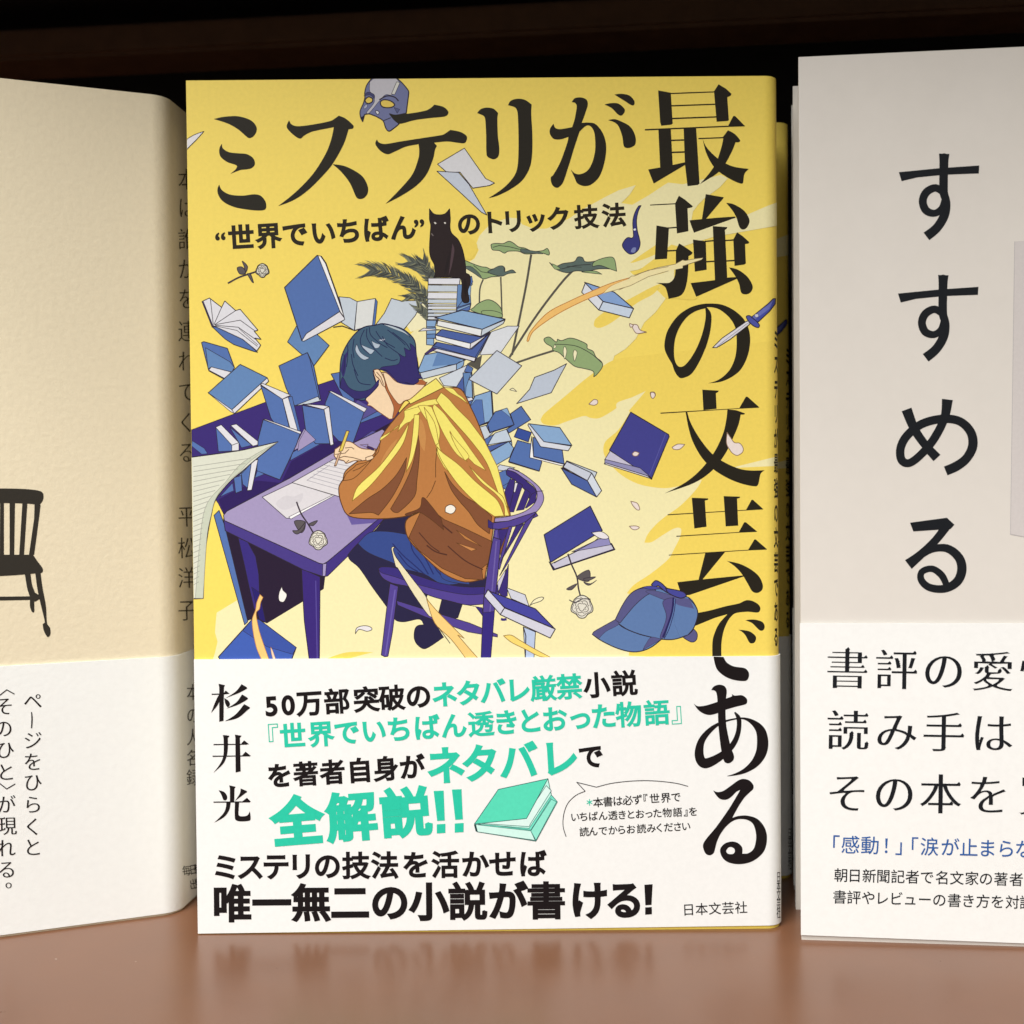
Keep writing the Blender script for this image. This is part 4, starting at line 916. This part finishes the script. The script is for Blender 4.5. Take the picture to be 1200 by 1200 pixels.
for d in ("0,150 18,155 18,405 -2,405", "45,155 70,156 66,405 45,400", "105,155 128,158 112,405 90,402", "162,158 190,165 185,210 160,400 135,405 160,230", "-60,155 -40,155 -30,405 -50,405", "-120,155 -100,155 -80,405 -100,405", "-340,155 -310,155 -290,405 -320,405"): A.s(CB, d.replace(' ', '! ')+'!')
A.s(CB, "-330,400! 155,400! 175,430 200,465 195,485 165,488 0,500 -200,500 -360,480")
A.s(CB, "115,485! 142,485! 150,540 165,585 160,625! 160,668 150,668 140,640 140,600 128,560"); A.s(CB, "165,485! 190,485! 200,560 215,640 220,720 235,745 235,775 222,785 205,755 200,725! 210,715 190,630 175,560")
A.s(CB, "-300,600! 140,595! 175,590! 190,605! 165,620! 140,612! -300,620!"); A.s(CB, "-290,485! -260,485! -300,790! -325,780!"); A.s(CB, "150,570! 185,590! 200,610! 160,600!")
A.part = 'spine_lettering'; A.t()
SPT = (64, 58, 46)
for ch, y in zip("本は誰かを連れてくる平松洋子", (210, 243, 280, 315, 350, 388, 423, 459, 495, 530, 605, 642, 677, 715)): A.g(ch, 218.5, y, 27, SPT, 0, (1, -.03), sx=.78, thin=(0.0, -.012))
A.build(PL_L, jl, 0.00005, [190+2.0*i for i in range(26)])
A = Art(); A.lw = 0; A.part = 'headline_lettering'
IK = (40, 35, 34)
for ch, y in zip("ペジをひらくと", (821, 867, 892, 916, 942, 968, 992)): A.g(ch, 38.5, y, 23, IK, 0, (1, -.03), thin=(.005, -.007))
A.b(IK, "37,834,1.2 37.6,842,1.6 37,853,1.4")
A.part = 'subline_lettering'
for ch, y, x in (("そ", 827, 5), ("の", 853, 4), ("ひ", 878, 6), ("と", 904, 7), ("が", 942, 7.5), ("現", 967, 8.5), ("れ", 993, 7), ("る", 1018, 8), ("。", 1030, 17)): A.g(ch, x, y, 23, IK, 0, (1, -.03), thin=(.005, -.007))
A.l("-1,815 8,808 17,813", 1.2, IK); A.l("-1,917 8,924 18,918", 1.2, IK)
A.part = 'spine_lettering'
for ch, y in zip("本の人名録", (811, 838, 864, 888, 911)): A.g(ch, 224, y, 21, IK, 0, (1, -.03), sx=.75, thin=(0, -.012))
A.w("毎日新聞", [216.5, 224.5, 230, 235], 1020, 1017, 13, IK, 0, sx=.8); A.w("出版社", [225, 231, 236], 1036, 1034, 13, IK, 0, sx=.8)
A.build(PL_LB, bl, 0.00005, [190+2.0*i for i in range(26)])

# ------------------------------------------------------------------ grey book on the right
ANG_R = math.radians(-5.99); PROF_R = Profile(0.1270, 0.0030, 0.0185, 0.1900, 0.0, 0.0013)
ORG_R = (0.1328, -0.00655, 0.0)
grey = thing('paperback_book', 'pale grey book at right with large black hiragana title, front copy', 'book', ORG_R, ANG_R, 'copies of the pale grey book')
page_block(grey, PROF_R)
jr = shell('dust_jacket', PROF_R, 0.0, PROF_R.total(), 0.0, 0.1900, 0.0, 0.0004, M_GREY, grey)
PL_R = placer(PROF_R, ORG_R, ANG_R); PL_RB = placer(PROF_R, ORG_R, ANG_R, off=0.0005)
zra = PL_R(940, 730, 0)[2]
br = shell('paper_band', PROF_R, -0.0002, PROF_R.total(), 0.0003, zra+0.0003, 0.0005, 0.0003, M_GOBI, grey, 0.0012, zra)
A = Art(); A.lw = 0; RT = (30, 32, 36)
A.part = 'title_lettering'
for oy, ox in ((0, 0), (142.2, -1)):
    A.t(850+ox, oy, 350)
    A.p(RT, "697,692 860,676 1020,665 1018,697 880,702 770,713 708,728"); A.b(RT, "879,618,42 878,650,36 877,770,34 888,815,32 880,865,36 850,915,36 808,950,38"); A.b(RT, "878,775,28 845,755,30 808,772,32 793,808,32 806,845,32 840,857,28 870,838,28 884,800,30")
A.t(850, 350, 350)
A.b(RT, "728,445,42 760,525,36 805,590,34 850,640,38"); A.b(RT, "892,405,44 880,480,34 840,560,34 790,622,32 740,660,32 708,648,34 704,600,34 730,550,34 790,503,34 870,483,34 940,492,34 985,535,36 994,590,38 970,640,36 930,672,38 885,692,38")
A.p(RT, "742,900 890,880 920,908 905,925 755,935"); A.b(RT, "900,898,36 845,970,32 785,1028,34 735,1068,44"); A.b(RT, "760,1050,26 825,1008,28 890,1003,32 938,1040,36 950,1090,38 930,1138,36 880,1165,32 820,1160,30 787,1130,28 790,1097,26 830,1085,26 868,1110,28 888,1148,26")
A.part = 'cover_photo'; A.t(); A.p((214, 207, 204), "1189,283 1260,278 1260,640 1184,626"); A.l("1189,283 1184,626 1260,640", .8, (190, 184, 184))
A.build(PL_R, jr, 0.00005)
A = Art(); A.lw = 0; A.part = 'headline_lettering'; A.t()
A.w("書評の愛情", [992.3, 1049.5, 1105, 1162.5, 1219], 783, 787, 51, RT, 0, thin=(.010, -.013))
A.w("読み手は", [993, 1050, 1105, 1162], 855, 858, 51, RT, 0, thin=(.010, -.013))
A.w("その本を買", [992.5, 1047.3, 1101.5, 1157.5, 1217], 928, 931, 51, RT, 0, thin=(.010, -.013))
BLU = (52, 96, 164); A.part = 'quote_lettering'
A.w("「感動！」「涙が止まらな", [979.5, 996, 1019, 1038, 1052.5, 1071.5, 1088.5, 1112.5, 1134.5, 1156, 1178, 1199], 988.5, 994, 22.5, BLU, .006)
A.part = 'blurb_lettering'
A.w("朝日新聞記者で名文家の著者", [985, 1001, 1018, 1034.5, 1051.5, 1068.5, 1085.5, 1103.5, 1120.5, 1138, 1154.5, 1172, 1190], 1024.5, 1029.5, 17, RT, .006)
A.w("書評やレビューの書き方を対談", [983.5, 1000, 1017, 1033, 1049.5, 1066, 1083, 1100, 1117.5, 1134, 1151, 1168, 1185.5, 1202], 1050, 1056.5, 17, RT, .006)
A.build(PL_RB, br, 0.00005)
gb = copy_tree(grey); nb = (math.sin(-ANG_R), math.cos(ANG_R)); gb.location = (0.1389, 0.0245, 0.0); gb.rotation_euler = (0, 0, math.radians(-11.0))
gb['label'] = 'pale grey book behind the front one at right, only its left edge showing'
